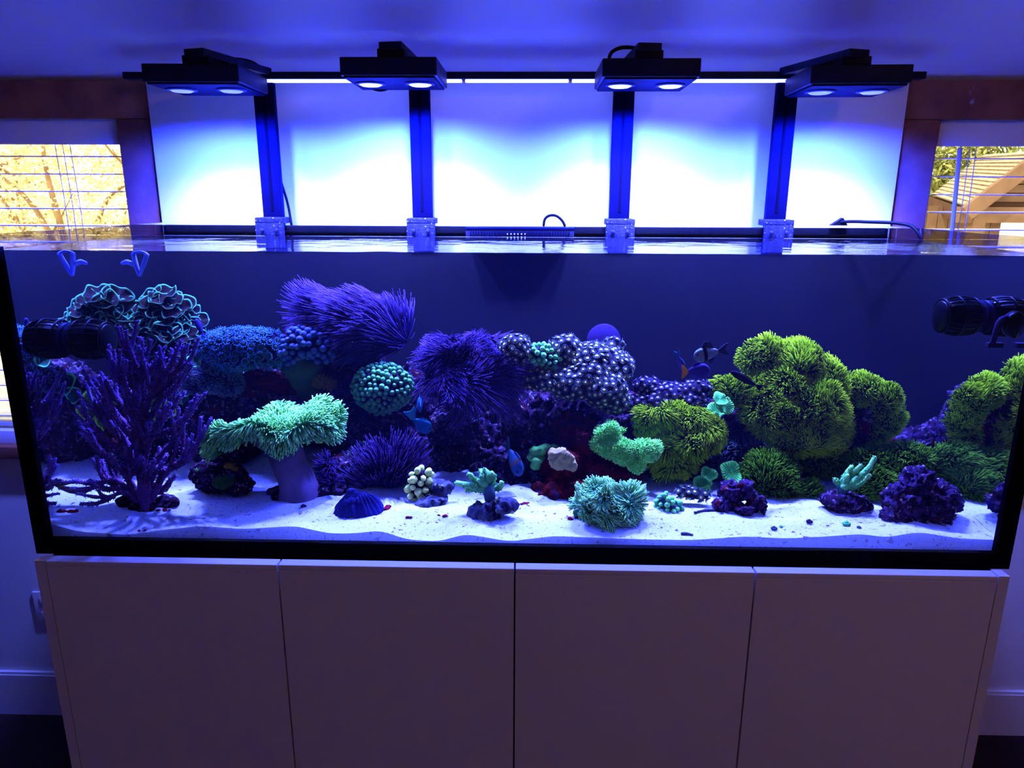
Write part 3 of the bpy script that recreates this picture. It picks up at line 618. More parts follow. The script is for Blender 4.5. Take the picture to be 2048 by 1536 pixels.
GSPH = mat('green_star_polyp', tc(58, 92, 22), tc(74, 116, 26), 40, 0.7, tips=tc(150, 200, 50), t0=0.2)
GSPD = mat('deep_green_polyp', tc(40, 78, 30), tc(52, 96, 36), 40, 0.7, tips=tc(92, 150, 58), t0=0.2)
VIOB = mat('violet_base', tc(22, 14, 70), tc(30, 18, 90), 40, 0.9)
VIOH = mat('violet_plume', tc(38, 24, 160), tc(50, 34, 195), 30, 0.7, tips=tc(72, 54, 230))
VIOD = mat('deep_violet_tuft', tc(44, 28, 160), tc(56, 36, 190), 30, 0.7, tips=tc(80, 58, 230))
BLUH = mat('blue_fuzz', tc(28, 40, 170), tc(40, 56, 200), 30, 0.7, tips=tc(90, 110, 240))

# ------------------------------------------------------------------ rockwork behind and below the corals
RK = [
 ('dark live rock behind the purple branching gorgonian', [(215, 900, 0.36, 95, 120, 110), (150, 930, 0.36, 60, 80), (300, 870, 0.40, 75, 95), (335, 800, 0.42, 45, 50)], ROCKM),
 ('dark live rock under the blue polyp mounds', [(450, 840, 0.42, 90, 100), (540, 800, 0.44, 80, 80), (480, 770, 0.44, 75, 45), (410, 810, 0.43, 42, 45)], ROCKM),
 ('dark live rock with red patches under the cauliflower coral', [(640, 800, 0.46, 70, 90), (660, 730, 0.47, 45, 55), (700, 740, 0.48, 70, 50)], ROCKM),
 ('dark live rock under the teal bubble dome', [(770, 860, 0.44, 90, 90), (740, 930, 0.40, 80, 55), (830, 800, 0.46, 60, 70)], ROCKM),
 ('dark live rock below the long violet tuft', [(930, 880, 0.42, 90, 80), (990, 830, 0.44, 60, 60), (900, 950, 0.36, 70, 45), (1000, 950, 0.34, 60, 40)], ROCKM),
 ('dark live rock under the large button polyp colony', [(1120, 830, 0.42, 90, 60), (1200, 850, 0.42, 80, 60), (1100, 900, 0.40, 60, 60), (1270, 850, 0.42, 70, 60)], ROCKM),
 ('dark live rock beneath the middle green star polyps', [(1350, 930, 0.40, 110, 70), (1440, 880, 0.42, 60, 80), (1400, 850, 0.42, 70, 50)], ROCKM),
 ('dark live rock under the big green star polyp mound', [(1610, 920, 0.42, 120, 70), (1700, 900, 0.42, 60, 60), (1600, 850, 0.44, 90, 80)], ROCKM),
 ('violet crusted rock beside the right green mound', [(1715, 840, 0.36, 32, 60), (1730, 870, 0.36, 40, 50), (1725, 800, 0.37, 30, 34)], ROCKP),
 ('red sponge covered rock under the bright green leather coral', [(1140, 860, 0.30, 32, 34), (1165, 880, 0.28, 30, 40), (1125, 935, 0.24, 40, 40), (1185, 940, 0.26, 45, 32), (1235, 945, 0.26, 45, 26), (1105, 985, 0.20, 38, 18), (1150, 985, 0.20, 40, 20)], ROCKR),
 ('purple crust rock left of the red sponge rock', [(1060, 930, 0.30, 36, 34), (1020, 960, 0.27, 45, 28), (1090, 955, 0.25, 26, 26)], ROCKM),
 ('red and violet ledge under the blue cauliflower', [(665, 700, 0.42, 22, 42), (676, 680, 0.43, 14, 22), (668, 740, 0.42, 18, 34), (520, 760, 0.38, 46, 14), (560, 775, 0.38, 40, 14), (600, 690, 0.44, 34, 26)], ROCKR),
 ('low violet rock behind the toadstool stalk', [(690, 950, 0.26, 34, 40), (660, 985, 0.20, 30, 22)], ROCKP),
 ('low dark ridge of rock in the middle distance', [(840, 900, 0.36, 40, 22), (870, 930, 0.34, 30, 30), (960, 900, 0.36, 50, 14), (950, 930, 0.35, 55, 14)], ROCKP),
]
RK += [('low dark rock ridge at the back, behind the toadstool', [(x, 905, 0.53, 75, 50) for x in range(330, 700, 90)], ROCKM),
 ('low dark rock ridge at the back, behind the violet tuft', [(x, 900, 0.53, 75, 50) for x in range(740, 1110, 90)], ROCKM),
 ('low dark rock ridge at the back, behind the middle green star polyps', [(x, 900, 0.53, 75, 50) for x in range(1150, 1460, 90)], ROCKM),
 ('low dark rock ridge at the back, behind the right green mounds', [(x, 905, 0.53, 75, 45) for x in range(1500, 1720, 80)], ROCKM)]
for i, (lb, lo, m) in enumerate(RK): rock(lb, lo, m, seed=30+i, vox=0.006)

# ------------------------------------------------------------------ green star polyps
hairy('green_star_polyps', 'biggest green star polyp mound, tall shaggy hill right of centre', 'soft coral',
      [(1525, 715, 0.36, 40, 34), (1590, 728, 0.36, 58, 38), (1640, 770, 0.36, 48, 50), (1560, 785, 0.33, 55, 50), (1625, 820, 0.32, 62, 58), (1565, 835, 0.30, 48, 45), (1600, 870, 0.30, 60, 36), (1650, 870, 0.34, 45, 45), (1480, 780, 0.35, 42, 24), (1445, 775, 0.36, 20, 20), (1520, 815, 0.33, 34, 40)],
      11000, 13, 1.7, GSPB, GSPH, flow=(-0.1, -0.25, 0.35), swirl=0.9, sf=22, seed=1)
hairy('green_star_polyps', 'green star polyp mound at the right, next to the violet rock', 'soft coral',
      [(1735, 785, 0.34, 40, 28), (1765, 800, 0.33, 32, 34), (1772, 835, 0.33, 30, 34), (1750, 865, 0.33, 26, 20), (1715, 778, 0.34, 24, 18), (1710, 760, 0.36, 18, 14)],
      3200, 11, 1.6, GSPB, GSPH, flow=(0.1, -0.2, 0.35), swirl=0.8, seed=2)
hairy('green_star_polyps', 'low green star polyp carpet behind the big purple rock', 'soft coral',
      [(1750, 925, 0.28, 48, 26), (1810, 920, 0.28, 50, 30), (1850, 940, 0.28, 34, 36), (1745, 962, 0.24, 46, 30), (1790, 965, 0.25, 40, 34), (1715, 985, 0.22, 26, 18), (1880, 915, 0.33, 26, 26)],
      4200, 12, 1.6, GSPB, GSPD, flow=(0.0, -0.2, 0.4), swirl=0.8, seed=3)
hairy('green_star_polyps', 'round green star polyp tuft on the sand below the biggest mound', 'soft coral',
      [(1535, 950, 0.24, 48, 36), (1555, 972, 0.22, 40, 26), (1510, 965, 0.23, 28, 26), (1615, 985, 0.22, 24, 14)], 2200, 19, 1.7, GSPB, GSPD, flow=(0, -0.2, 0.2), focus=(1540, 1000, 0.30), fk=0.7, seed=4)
hairy('green_star_polyps', 'ring shaped green star polyp mound right of the bright green leather coral', 'soft coral',
      [(1300, 835, 0.30, 26, 18), (1340, 828, 0.30, 36, 20), (1385, 842, 0.29, 40, 22), (1420, 868, 0.28, 26, 28), (1392, 882, 0.27, 34, 26), (1290, 855, 0.30, 18, 18), (1345, 878, 0.28, 16, 22), (1338, 905, 0.28, 24, 22), (1350, 930, 0.27, 34, 20), (1312, 905, 0.29, 16, 24)],
      4600, 13, 1.7, GSPB, GSPH, flow=(0, -0.3, 0.1), swirl=1.0, sf=26, seed=5, bend=(0, 0, -0.35))
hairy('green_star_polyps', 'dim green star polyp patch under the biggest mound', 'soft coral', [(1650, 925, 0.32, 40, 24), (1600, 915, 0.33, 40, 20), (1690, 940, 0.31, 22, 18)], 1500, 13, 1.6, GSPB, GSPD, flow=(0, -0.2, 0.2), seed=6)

# ------------------------------------------------------------------ violet plumes and tufts
hairy('violet_plume_coral', 'swept violet plume coral, topmost coral left of centre', 'soft coral',
      [(715, 640, 0.44, 66, 34, 50), (760, 660, 0.44, 50, 30), (665, 625, 0.45, 44, 22), (790, 675, 0.44, 26, 24)], 2300, 46, 1.5, VIOB, VIOH, flow=(-0.8, -0.1, 0.55), swirl=0.7, sf=11, seed=11, hair='plumes', body='core', segs=5, bend=(-0.25, 0, 0.05), jit=0.2)
hairy('violet_tuft_coral', 'long haired violet tuft coral in the middle below the back glass', 'soft coral',
      [(905, 712, 0.36, 48, 34), (960, 705, 0.36, 50, 32), (985, 740, 0.34, 40, 36), (940, 760, 0.32, 55, 36), (880, 740, 0.36, 30, 34), (990, 780, 0.33, 34, 24), (925, 795, 0.33, 30, 20)], 3600, 27, 1.35, VIOB, VIOD, flow=(0.0, -0.3, 0.1), swirl=1.7, sf=16, seed=12, hair='tentacles', body='core', segs=5, bend=(0.1, 0, -0.5))
hairy('violet_fan_coral', 'low violet fan of thin radiating branches behind the blue ribbed coral', 'soft coral',
      [(775, 940, 0.24, 50, 34), (745, 955, 0.25, 34, 26), (805, 930, 0.25, 30, 34)], 620, 42, 1.7, VIOB, VIOD, focus=(775, 1000, 0.27), fk=0.9, jit=0.5, swirl=0.25, seed=13, hair='branches', body='core', segs=5)
hairy('violet_sprig_coral', 'small violet sprig left of the teal bubble dome', 'soft coral', [(690, 775, 0.38, 10, 16), (684, 790, 0.38, 8, 12)], 160, 18, 1.3, VIOB, VIOD, flow=(0, 0, 0.6), seed=14, hair='branches', body='core')
hairy('blue_fuzz_coral', 'deep blue fuzzy patch left of the biggest green mound', 'soft coral', [(1480, 870, 0.34, 36, 24), (1465, 905, 0.32, 28, 30), (1500, 895, 0.34, 26, 26), (1450, 935, 0.30, 18, 18)], 1500, 13, 1.2, VIOB, BLUH, swirl=1.2, seed=15)
hairy('blue_fuzz_coral', 'violet blue matted mound under the blue polyp cushion', 'soft coral', [(425, 755, 0.34, 42, 24), (460, 768, 0.34, 26, 20), (395, 765, 0.35, 26, 24)], 1600, 9, 1.2, VIOB, BLUH, swirl=1.0, seed=16)
hairy('blue_fuzz_coral', 'small blue sprig coral left of the low violet fan', 'soft coral', [(728, 905, 0.27, 16, 14), (712, 920, 0.26, 12, 12), (706, 945, 0.24, 14, 14)], 420, 12, 1.3, VIOB, BLUH, swirl=0.8, seed=17)
hairy('blue_fuzz_coral', 'small blue twiggy coral at the foot of the toadstool', 'soft coral', [(655, 935, 0.22, 14, 24), (662, 965, 0.20, 16, 18)], 380, 13, 1.3, VIOB, VIOD, swirl=0.8, seed=18)

# ------------------------------------------------------------------ pale round haired coral on the sand
CYH = mat('pale_cyan_tentacle', tc(70, 170, 190), tc(96, 190, 215), 30, 0.6, tips=tc(150, 235, 245))
CYB = mat('pale_cyan_base', tc(30, 90, 120), tc(40, 100, 150), 30, 0.8)
hairy('haired_ball_coral', 'pale cyan ball coral with short tangled tentacles on the front sand', 'coral',
      [(1205, 1005, 0.085, 50, 34, 40), (1240, 1010, 0.085, 38, 34), (1180, 1012, 0.09, 30, 30), (1215, 1035, 0.07, 34, 18), (1245, 1030, 0.07, 26, 18)], 2300, 13, 2.1, CYB, CYH, swirl=1.5, sf=30, seed=21, hair='tentacles', body='core', tip=0.6, segs=4)

# ------------------------------------------------------------------ toadstool leather coral
TOH = mat('toadstool_tentacle', tc(80, 195, 160), tc(94, 212, 176), 30, 0.6, tips=tc(146, 250, 232))
TOB = mat('toadstool_cap', tc(70, 140, 130), tc(80, 150, 140), 30, 0.8)
TOS = mat('toadstool_stalk', tc(84, 72, 170, 2), tc(70, 60, 150, 2), 18, 0.8, 0.3, 90)
R = np.random.default_rng(31)
tY = 0.20; cc = A(546, 850, tY); na, nr = 150, 26
def cap_pt(r, a):
    """r 0..1 top face, 1..1.35 rolled rim underside"""
    R0 = 1+0.07*np.sin(2*a+0.5)+0.05*np.sin(5*a+1.0)-0.16*np.exp(-((a-2.05)/0.22)**2)
    rr = np.minimum(r, 1.0); lip = np.clip(r-1.0, 0, 0.35)
    x = 0.128*R0*(rr+0.02*np.sin(lip*6)-lip*0.35)*np.cos(a); y = 0.078*R0*(rr-lip*0.35)*np.sin(a)
    z = 0.010*np.sin(3*a+0.6)*rr**2+0.012*np.sin(2*a-0.4)*rr**2+0.018*np.maximum(np.sin(a), 0)*rr**3+0.016*np.maximum(-np.sin(a), 0)*rr**2
    z = z+0.008*np.sin(9*x/0.128+2)*rr - 0.008*rr**6 - 0.075*lip - 0.02*np.maximum(lip-0.1, 0)
    z = z+0.030*(x/0.128)+0.010*np.sin(4.5*(x+y)/0.128)*rr
    return np.stack([cc[0]+x, cc[1]+y, cc[2]+z], -1)
rg, ag = np.meshgrid(np.concatenate([np.linspace(0.03, 1, nr), np.linspace(1.04, 1.35, 8)]), np.linspace(0, 2*math.pi, na, endpoint=False), indexing='ij')
V = cap_pt(rg, ag).reshape(-1, 3); n_r = rg.shape[0]; I = np.arange(n_r*na).reshape(n_r, na); J = np.roll(I, -1, 1)
Q = np.stack([I[:-1], I[1:], J[1:], J[:-1]], -1).reshape(-1, 4); T = np.vstack([Q[:, [0, 1, 2]], Q[:, [0, 2, 3]]])
sx = A(592, 1000, 0.17)
toad = thing('toadstool_coral', 'large pale green toadstool coral with shaggy wavy cap on a thick stalk', 'coral', (sx[0], sx[1], SZ(sx[0], sx[1])-0.005))
part('cap', toad, (V, T), TOB)
st = [A(600, 1000, 0.17), A(594, 965, 0.175), A(580, 930, 0.185), A(566, 895, 0.195), A(556, 868, 0.2)]
g = G().tube(st, [S(46, .17), S(40, .17), S(36, .18), S(38, .19), S(52, .2)], 28, 6); v = np.array(g.v); g.v = [tuple(q) for q in v+0.004*np.stack([fbm(v*30, 3, 2), fbm(v*30, 4, 2), 0*v[:, 0]], 1)]
part('stalk', toad, g, TOS)
P, N = sample(V, T, 4300, R, 0.5)
Dv = N+np.array((0, -0.18, 0.10))+0.35*vecnoise(P, 24, 8)+0.13*R.normal(size=P.shape)+0.7*nrm((P-cc)*np.array((1, 1, 0)))
part('tentacles', toad, strands(P, Dv, S(21, tY)*(0.75+0.5*R.random(len(P))), S(1.9, tY), R, 0.30*vecnoise(P, 30, 12)+np.array((0, 0, -0.22)), 4, 0.62, 0.5), TOH, kind='stuff')
rock('dark rock foot under the toadstool stalk', [(600, 995, 0.175, 58, 14), (560, 985, 0.19, 26, 12), (640, 985, 0.18, 22, 14)], ROCKM, 0.006, 40, 90)

# ------------------------------------------------------------------ purple branching gorgonian
GOM = mat('purple_gorgonian', tc(58, 34, 136, 2.2), tc(76, 46, 160, 2.2), 60, 0.8, 0.6, 260, tips=tc(78, 58, 205, 1.8), t0=0.5)
GOF = mat('gorgonian_fuzz', tc(66, 46, 176, 2), tc(86, 64, 210, 2), 60, 0.8)
gb = A(295, 1015, 0.105)
gor = thing('purple_gorgonian', 'tall purple finger-branched gorgonian at the left end', 'soft coral', (gb[0], gb[1], SZ(gb[0], gb[1])-0.004))
R = np.random.default_rng(41); trunk = [(295, 1020, .10), (285, 950, .115), (278, 880, .13), (285, 800, .14), (288, 740, .15)]
tips = [(165, 740, 255, 850), (172, 768, 245, 880), (200, 754, 250, 860), (211, 758, 262, 830), (232, 749, 250, 820), (274, 642, 262, 760), (281, 675, 270, 760), (302, 680, 280, 770), (330, 695, 285, 760), (320, 705, 300, 790), (343, 700, 318, 780), (362, 682, 322, 770), (397, 677, 330, 760), (387, 702, 330, 780), (380, 728, 322, 800), (369, 747, 318, 800), (376, 818, 330, 900), (402, 835, 360, 930), (341, 807, 300, 880), (278, 768, 270, 850), (160, 800, 240, 900), (157, 842, 235, 930), (351, 951, 290, 990), (337, 941, 290, 985), (309, 920, 285, 980), (295, 874, 270, 920), (267, 883, 250, 940), (281, 921, 255, 960), (162, 1008, 250, 985), (120, 988, 230, 960), (193, 913, 235, 975), (204, 920, 245, 980), (180, 960, 240, 980), (240, 700, 255, 790), (300, 730, 285, 810), (315, 840, 290, 900), (225, 830, 255, 900), (385, 870, 335, 940), (395, 790, 340, 860), (355, 770, 315, 850), (250, 1000, 285, 1015), (330, 1005, 300, 1018), (275, 1018, 288, 1000), (330, 900, 300, 950), (190, 800, 245, 870), (218, 690, 255, 780)]
fz = []
for i, (tx, ty, mx_, my) in enumerate(tips):
    dY = R.uniform(-0.035, 0.05); m = A(mx_, my, 0.125+dY*0.5); tp = A(tx, ty, 0.125+dY)
    k = min(range(5), key=lambda q: abs(trunk[q][1]-(my+50))); s0 = A(*trunk[k])
    bend = A((mx_+tx)/2+(mx_-285)*0.12, (my+ty)/2+8, 0.125+dY*0.8)+R.normal(size=3)*0.003
    g = G().tube([s0, m, bend, tp], [S(6.0, .12), S(5.4, .12), S(4.6, .12), S(3.2, .12)], 9, 7, 0, 0.30, i)
    for tw in range(2+i % 2):                                           # a side twig
        e = (bend*0.6+tp*0.4)+np.array((R.uniform(-0.03, 0.03), R.uniform(-0.02, 0.01), R.uniform(0.010, 0.034)))
        g.tube([m*(0.3+0.3*tw)+bend*(0.7-0.3*tw), (m*(0.3+0.3*tw)+bend*(0.7-0.3*tw))*0.5+e*0.5+np.array((0, 0, -0.004)), e], [S(4.6, .12), S(4.2, .12), S(3.0, .12)], 8, 5, 0, 0.22, i+60)
    part('branch', gor, g, GOM); v = np.array(g.v); j = R.choice(len(v), 330); ctr = v[j]; fz.append(ctr)
g = G().tube([A(*q) for q in trunk], [S(16, .1), S(12, .1), S(10, .1), S(8, .1), S(6, .1)], 12, 6, 0, 0.15, 7); part('trunk', gor, g, GOM)
P = np.vstack(fz); part('polyp_fuzz', gor, strands(P, R.normal(size=P.shape)+np.array((0, -0.3, 0.1)), S(4.2, .12), S(1.25, .12), R, None, 1, 0.5), GOF, kind='stuff')
rock('dark rock foot under the purple gorgonian', [(298, 1010, 0.115, 42, 13), (262, 1003, 0.125, 28, 13), (332, 1003, 0.125, 26, 12)], ROCKM, 0.007, 40, 91)

# ------------------------------------------------------------------ ruffled plate coral (and its smaller kin)
PLM = mat('ruffled_plate', tc(30, 21, 44), tc(22, 18, 50), 60, 0.8, 0.4, 200, tips=tc(58, 140, 165), t0=0.88, t1=1.0)
pl = thing('ruffled_plate_coral', 'brownish ruffled plate coral with teal rims, upper left', 'coral', A(325, 690, 0.40))
R = np.random.default_rng(51)
i = 0
for y, hw in ((592, 34), (606, 52), (622, 66), (638, 76), (654, 82), (670, 84), (686, 74)):
    m_ = int(hw*2/30)+1
    for k in range(m_):
        f = (k+0.5)/m_*2-1; x = 322+f*hw+R.uniform(-6, 6); y_ = y+10*f*f+R.uniform(-4, 4); Y = 0.345+0.04*f*f+0.0007*(690-y); u = (690-y)/100
        part('plate', pl, ruffle(A(x, y_, Y), (f*0.55+R.uniform(-.15, .15), -0.62+0.12*u, 0.42+0.5*u+R.uniform(-.1, .1)), S(R.uniform(21, 29), Y), 0.12, 4+i % 3, 0.32, 0, 0, 0.07, i+5, 9, 72, R.random()*6), PLM); i += 1
V, T = union(lobes_w([(322, 650, 0.43, 60, 40), (320, 690, 0.43, 40, 40)]), 0.006, 3); part('core', pl, (V, T), PLM)
CHM = mat('teal_cup_rim', tc(24, 60, 90, 1.5), tc(30, 70, 110, 1.5), 40, 0.7, 0.3, 150, tips=tc(80, 190, 200, 1.8), t0=0.72)
CHG = mat('green_cup_rim', tc(60, 86, 40, 2), tc(40, 76, 50, 2), 40, 0.7, 0.3, 150, tips=tc(130, 190, 110, 2), t0=0.75)
for lb, m, ls, Y in (('teal cup coral tucked behind the gorgonian, upper one', CHM, [(392, 722, 18, -.2, .6), (412, 730, 14, .4, .5)], 0.34), ('teal cup coral tucked behind the gorgonian, lower one', CHM, [(385, 772, 22, -.3, .5), (405, 788, 18, .4, .4), (372, 792, 16, -.4, .2), (398, 752, 14, .2, .8)], 0.36), ('green cup coral on the rock at the left end', CHG, [(312, 800, 24, -.4, .5), (292, 822, 22, -.5, .3), (330, 824, 22, .2, .4), (300, 845, 20, -.3, .2), (150, 870, 18, -.3, .5), (170, 850, 18, .2, .5)], 0.34)):
    t = thing('cup_coral', lb, 'coral', A(ls[0][0], ls[0][1]+20, Y+0.01))
    for i, (x, y, r, nx_, nz) in enumerate(ls): part('cup', t, ruffle(A(x, y, Y), (nx_*0.7, -0.8, nz), S(r, Y), 0.14, 4, 0.35, 0, 0, 0.10, i+70, 8, 64), m)

# ------------------------------------------------------------------ blue polyp cushion, zoanthids
BP0 = mat('blue_polyp_rim', tc(34, 74, 215, 1.6), tc(46, 92, 235, 1.6), 40, 0.7); BP1 = mat('blue_polyp_mid', tc(18, 36, 100), None, 40, 0.7); BP2 = mat('blue_polyp_centre', tc(44, 66, 110), None, 40, 0.7)
PB = POLYP('blue_polyp', BP0, BP1, BP2)
knobbed('button_polyps', 'blue cushion of open button polyps on the upper left rock', 'soft coral', [(480, 690, 0.36, 72, 32, 46), (530, 690, 0.36, 36, 30), (430, 695, 0.36, 32, 28), (470, 715, 0.34, 55, 22), (540, 715, 0.35, 26, 18)], 10.5, 7.2, VIOB, BP0, 61, 0.1, 1.3, 'polyp', me=PB, mx=230)
Z0 = mat('zoanthid_rim', tc(50, 58, 124, 2.0), tc(66, 80, 140, 2.0), 60, 0.7); Z1 = mat('zoanthid_mid', tc(58, 74, 150), None, 40, 0.7); Z2 = mat('zoanthid_centre', tc(215, 215, 250), tc(235, 235, 255), 40, 0.6)
ZP = POLYP('zoanthid', Z0, Z1, Z2); ZB = mat('zoanthid_base', tc(30, 28, 84), tc(38, 34, 96), 40, 0.9)
knobbed('zoanthid_colony', 'small dome of white-eyed button polyps right of the violet tuft', 'soft coral', [(1030, 695, 0.33, 30, 24), (1035, 712, 0.32, 24, 16)], 9.5, 5.6, ZB, Z0, 62, 0.1, 1.2, 'polyp', me=ZP)
knobbed('zoanthid_colony', 'large colony of white-eyed button polyps right of centre', 'soft coral', [(1128, 700, 0.36, 34, 28), (1185, 722, 0.36, 60, 34), (1225, 735, 0.35, 40, 34), (1085, 758, 0.33, 40, 22), (1150, 768, 0.32, 52, 30), (1210, 780, 0.31, 42, 34), (1225, 800, 0.31, 32, 24), (1180, 750, 0.33, 50, 30), (1228, 690, 0.38, 18, 14)], 10.0, 5.8, ZB, Z0, 63, 0.1, 1.2, 'polyp', me=ZP, n=5000, mx=290)
knobbed('zoanthid_colony', 'blue tinted button polyp ridge above the ring shaped green mound', 'soft coral', [(1292, 772, 0.35, 26, 18), (1340, 785, 0.34, 44, 18), (1395, 780, 0.34, 26, 20), (1275, 805, 0.33, 26, 14), (1320, 800, 0.33, 40, 14), (1380, 800, 0.33, 36, 14)], 9.5, 5.0, ZB, Z0, 64, 0.1, 1.2, 'polyp', me=POLYP('blue_zoanthid', mat('zr2', tc(48, 44, 150), tc(60, 56, 170), 60), mat('zm2', tc(80, 80, 190), None), mat('zc2', tc(150, 150, 235), None)), n=3000)
knobbed('zoanthid_colony', 'small dark button polyp cluster on the sand by the teal bubble sprig', 'soft coral', [(1375, 985, 0.15, 24, 10), (1398, 990, 0.15, 20, 9)], 10, 5.5, ZB, Z0, 65, 0.2, 1.2, 'polyp', me=ZP, n=600)

# ------------------------------------------------------------------ bubble-tipped corals
TEK = mat('teal_bubble', tc(44, 120, 150), tc(60, 150, 170), 30, 0.5, tips=tc(96, 190, 205))
TEL = mat('bright_teal_bubble', tc(60, 180, 185), tc(80, 200, 200), 30, 0.5, tips=tc(120, 225, 220))
BLK = mat('blue_bubble', tc(26, 38, 215), tc(34, 48, 230), 30, 0.5, tips=tc(64, 84, 245))
YLK = mat('cream_bubble', tc(170, 215, 185), tc(190, 230, 200), 30, 0.5, tips=tc(225, 250, 225))
knobbed('bubble_dome_coral', 'dome coral of teal round bubble tips below the swept violet plume', 'coral', [(765, 775, 0.36, 58, 46, 46), (765, 800, 0.36, 34, 26)], 8.4, 5.0, ROCKM, TEK, 71, 0.15, 1.15, mx=230)
knobbed('bubble_dome_coral', 'small bright teal bubble coral between the white-eyed colonies', 'coral', [(1080, 708, 0.33, 26, 18), (1102, 720, 0.33, 18, 14)], 8.5, 5.2, ROCKM, TEL, 72)
t = knobbed('cauliflower_coral', 'blue cauliflower soft coral left of the swept violet plume', 'soft coral', [(610, 685, 0.37, 44, 26), (580, 705, 0.36, 26, 20), (640, 700, 0.37, 26, 26)], 10, 6.8, VIOB, BLK, 73, 0.2, 1.1)
part('stalk', t, G().tube([A(615, 785, .40), A(612, 755, .385), A(605, 725, .375)], [S(26, .4), S(34, .4), S(44, .4)], 24, 5, 0, 0.08, 4), mat('olive_stalk', tc(46, 70, 90), tc(34, 50, 100), 40, 0.8, 0.4), label='greenish fanned stalk')
knobbed('hammer_coral', 'cream hammer coral with thick rounded tips on the front sand', 'coral', [(842, 952, 0.17, 20, 12), (836, 970, 0.17, 16, 18), (830, 990, 0.165, 12, 10), (855, 985, 0.165, 12, 12)], 12, 7.6, ROCKM, YLK, 74, 0.3, 1.3, vary=0.5)
knobbed('bubble_sprig_coral', 'small teal bubble sprig on the sand right of the pale ball coral', 'coral', [(1328, 1000, 0.12, 12, 14), (1345, 1014, 0.115, 20, 10), (1320, 1012, 0.12, 10, 8)], 8.5, 5.4, ROCKB, TEL, 75, 0.4)
OR = mat('orange_sponge', tc(190, 70, 60), tc(160, 44, 60), 40, 0.8, 0.5)
knobbed('orange_sponge', 'orange red sponge peeking out behind the blue cauliflower coral', 'sponge', [(600, 670, 0.40, 20, 14), (626, 660, 0.41, 18, 8)], 7, 4.5, OR, OR, 76)
TAN = mat('tan_encrusting', tc(150, 120, 110), tc(120, 90, 90), 90, 0.8, 0.8, 180)
knobbed('tan_coral', 'small tan knobbly coral above the toadstool cap', 'coral', [(640, 762, 0.36, 16, 14), (660, 768, 0.36, 12, 14)], 5.5, 3.4, TAN, TAN, 77)

# ------------------------------------------------------------------ leather corals
LEG = mat('bright_green_leather', tc(86, 205, 140), tc(110, 230, 160), 60, 0.7, 0.8, 220, spots=[(170, 0.62, tc(150, 245, 190))])
LEF = mat('leather_fuzz', tc(96, 220, 155), tc(120, 240, 180), 60, 0.7, tips=tc(160, 250, 200))
hairy('leather_coral', 'bright green lumpy leather coral above the pale ball coral', 'soft coral',
      [(1218, 868, 0.25, 26, 20), (1200, 885, 0.25, 18, 14), (1228, 895, 0.24, 30, 24), (1250, 912, 0.23, 26, 18), (1292, 902, 0.23, 28, 20), (1272, 912, 0.23, 20, 14), (1270, 930, 0.22, 18, 16), (1245, 862, 0.25, 12, 9), (1225, 853, 0.25, 10, 8), (1205, 860, 0.25, 9, 8)], 2800, 5, 1.2, LEG, LEF, seed=81, vox=0.0028, amp=0.008, body='lobes', hair='polyps')
BEI = mat('beige_leather', tc(160, 150, 165), tc(140, 130, 150), 50, 0.8, 0.7, 180)
V, T = union(lobes_w([(1120, 918, 0.195, 26, 20, 14), (1135, 930, 0.195, 18, 14, 12), (1110, 905, 0.195, 14, 10, 10)]), 0.0025, 2, 0.0075, 75, 9); solo('leather_disc', 'beige lumpy leather coral left of the bright green one', 'soft coral', (V, T), BEI)
MUT = mat('mint_lobe', tc(80, 180, 150), tc(110, 215, 180), 60, 0.6, 0.5, 160)
V, T = union(lobes_w([(1078, 900, 0.25, 22, 9), (1100, 893, 0.25, 14, 7), (1066, 912, 0.25, 11, 11), (1080, 922, 0.24, 16, 10), (1072, 930, 0.24, 10, 8)]), 0.0028, 2, 0.005, 70, 5); solo('mint_coral', 'mint green folded coral left of the beige leather coral', 'soft coral', (V, T), MUT)
FIN = mat('teal_finger_leather', tc(84, 190, 175), tc(104, 212, 195), 60, 0.7, 0.5, 200, tips=tc(140, 235, 215), t0=0.6)
FST = mat('finger_stalk', tc(70, 110, 200), tc(60, 90, 190), 30, 0.8)
def fingers(label, stalk, Y, tipsL, r0, seed):
    R = np.random.default_rng(seed); b = A(stalk[0][0], stalk[0][1], Y); t = thing('finger_leather_coral', label, 'soft coral', b)
    part('stalk', t, G().tube([A(x, y, Y) for x, y in stalk], [S(r0*1.5, Y), S(r0*1.7, Y)] + [S(r0*1.9, Y)]*(len(stalk)-2), 16, 5), FST)
    for i, pth in enumerate(tipsL):
        P = [A(x, y, Y+R.uniform(-0.012, 0.012)) for x, y in pth]
        g = G().tube(P, [S(r0, Y)]+[S(r0*0.9, Y)]*(len(P)-2)+[S(r0*0.62, Y)], 12, 6, 0, 0.42, seed+i)
        v = np.array(g.v)
        for q in v[R.choice(len(v), min(len(v), 34), replace=False)]: g.ball(q, S(r0*0.26, Y), sub=1)
        part('finger', t, g, FIN)
fingers('teal finger leather coral on a small rock in the middle front', [(980, 1000), (978, 985), (972, 974)], 0.10,
        [[(972, 978), (945, 972), (912, 966)], [(972, 976), (950, 960), (936, 948)], [(972, 974), (966, 955), (960, 940)], [(974, 972), (978, 952), (968, 938)], [(976, 974), (986, 958), (984, 946)], [(976, 978), (998, 976), (1003, 964)], [(970, 980), (950, 978), (932, 980)], [(975, 976), (965, 966), (955, 962)]], 7.5, 101)
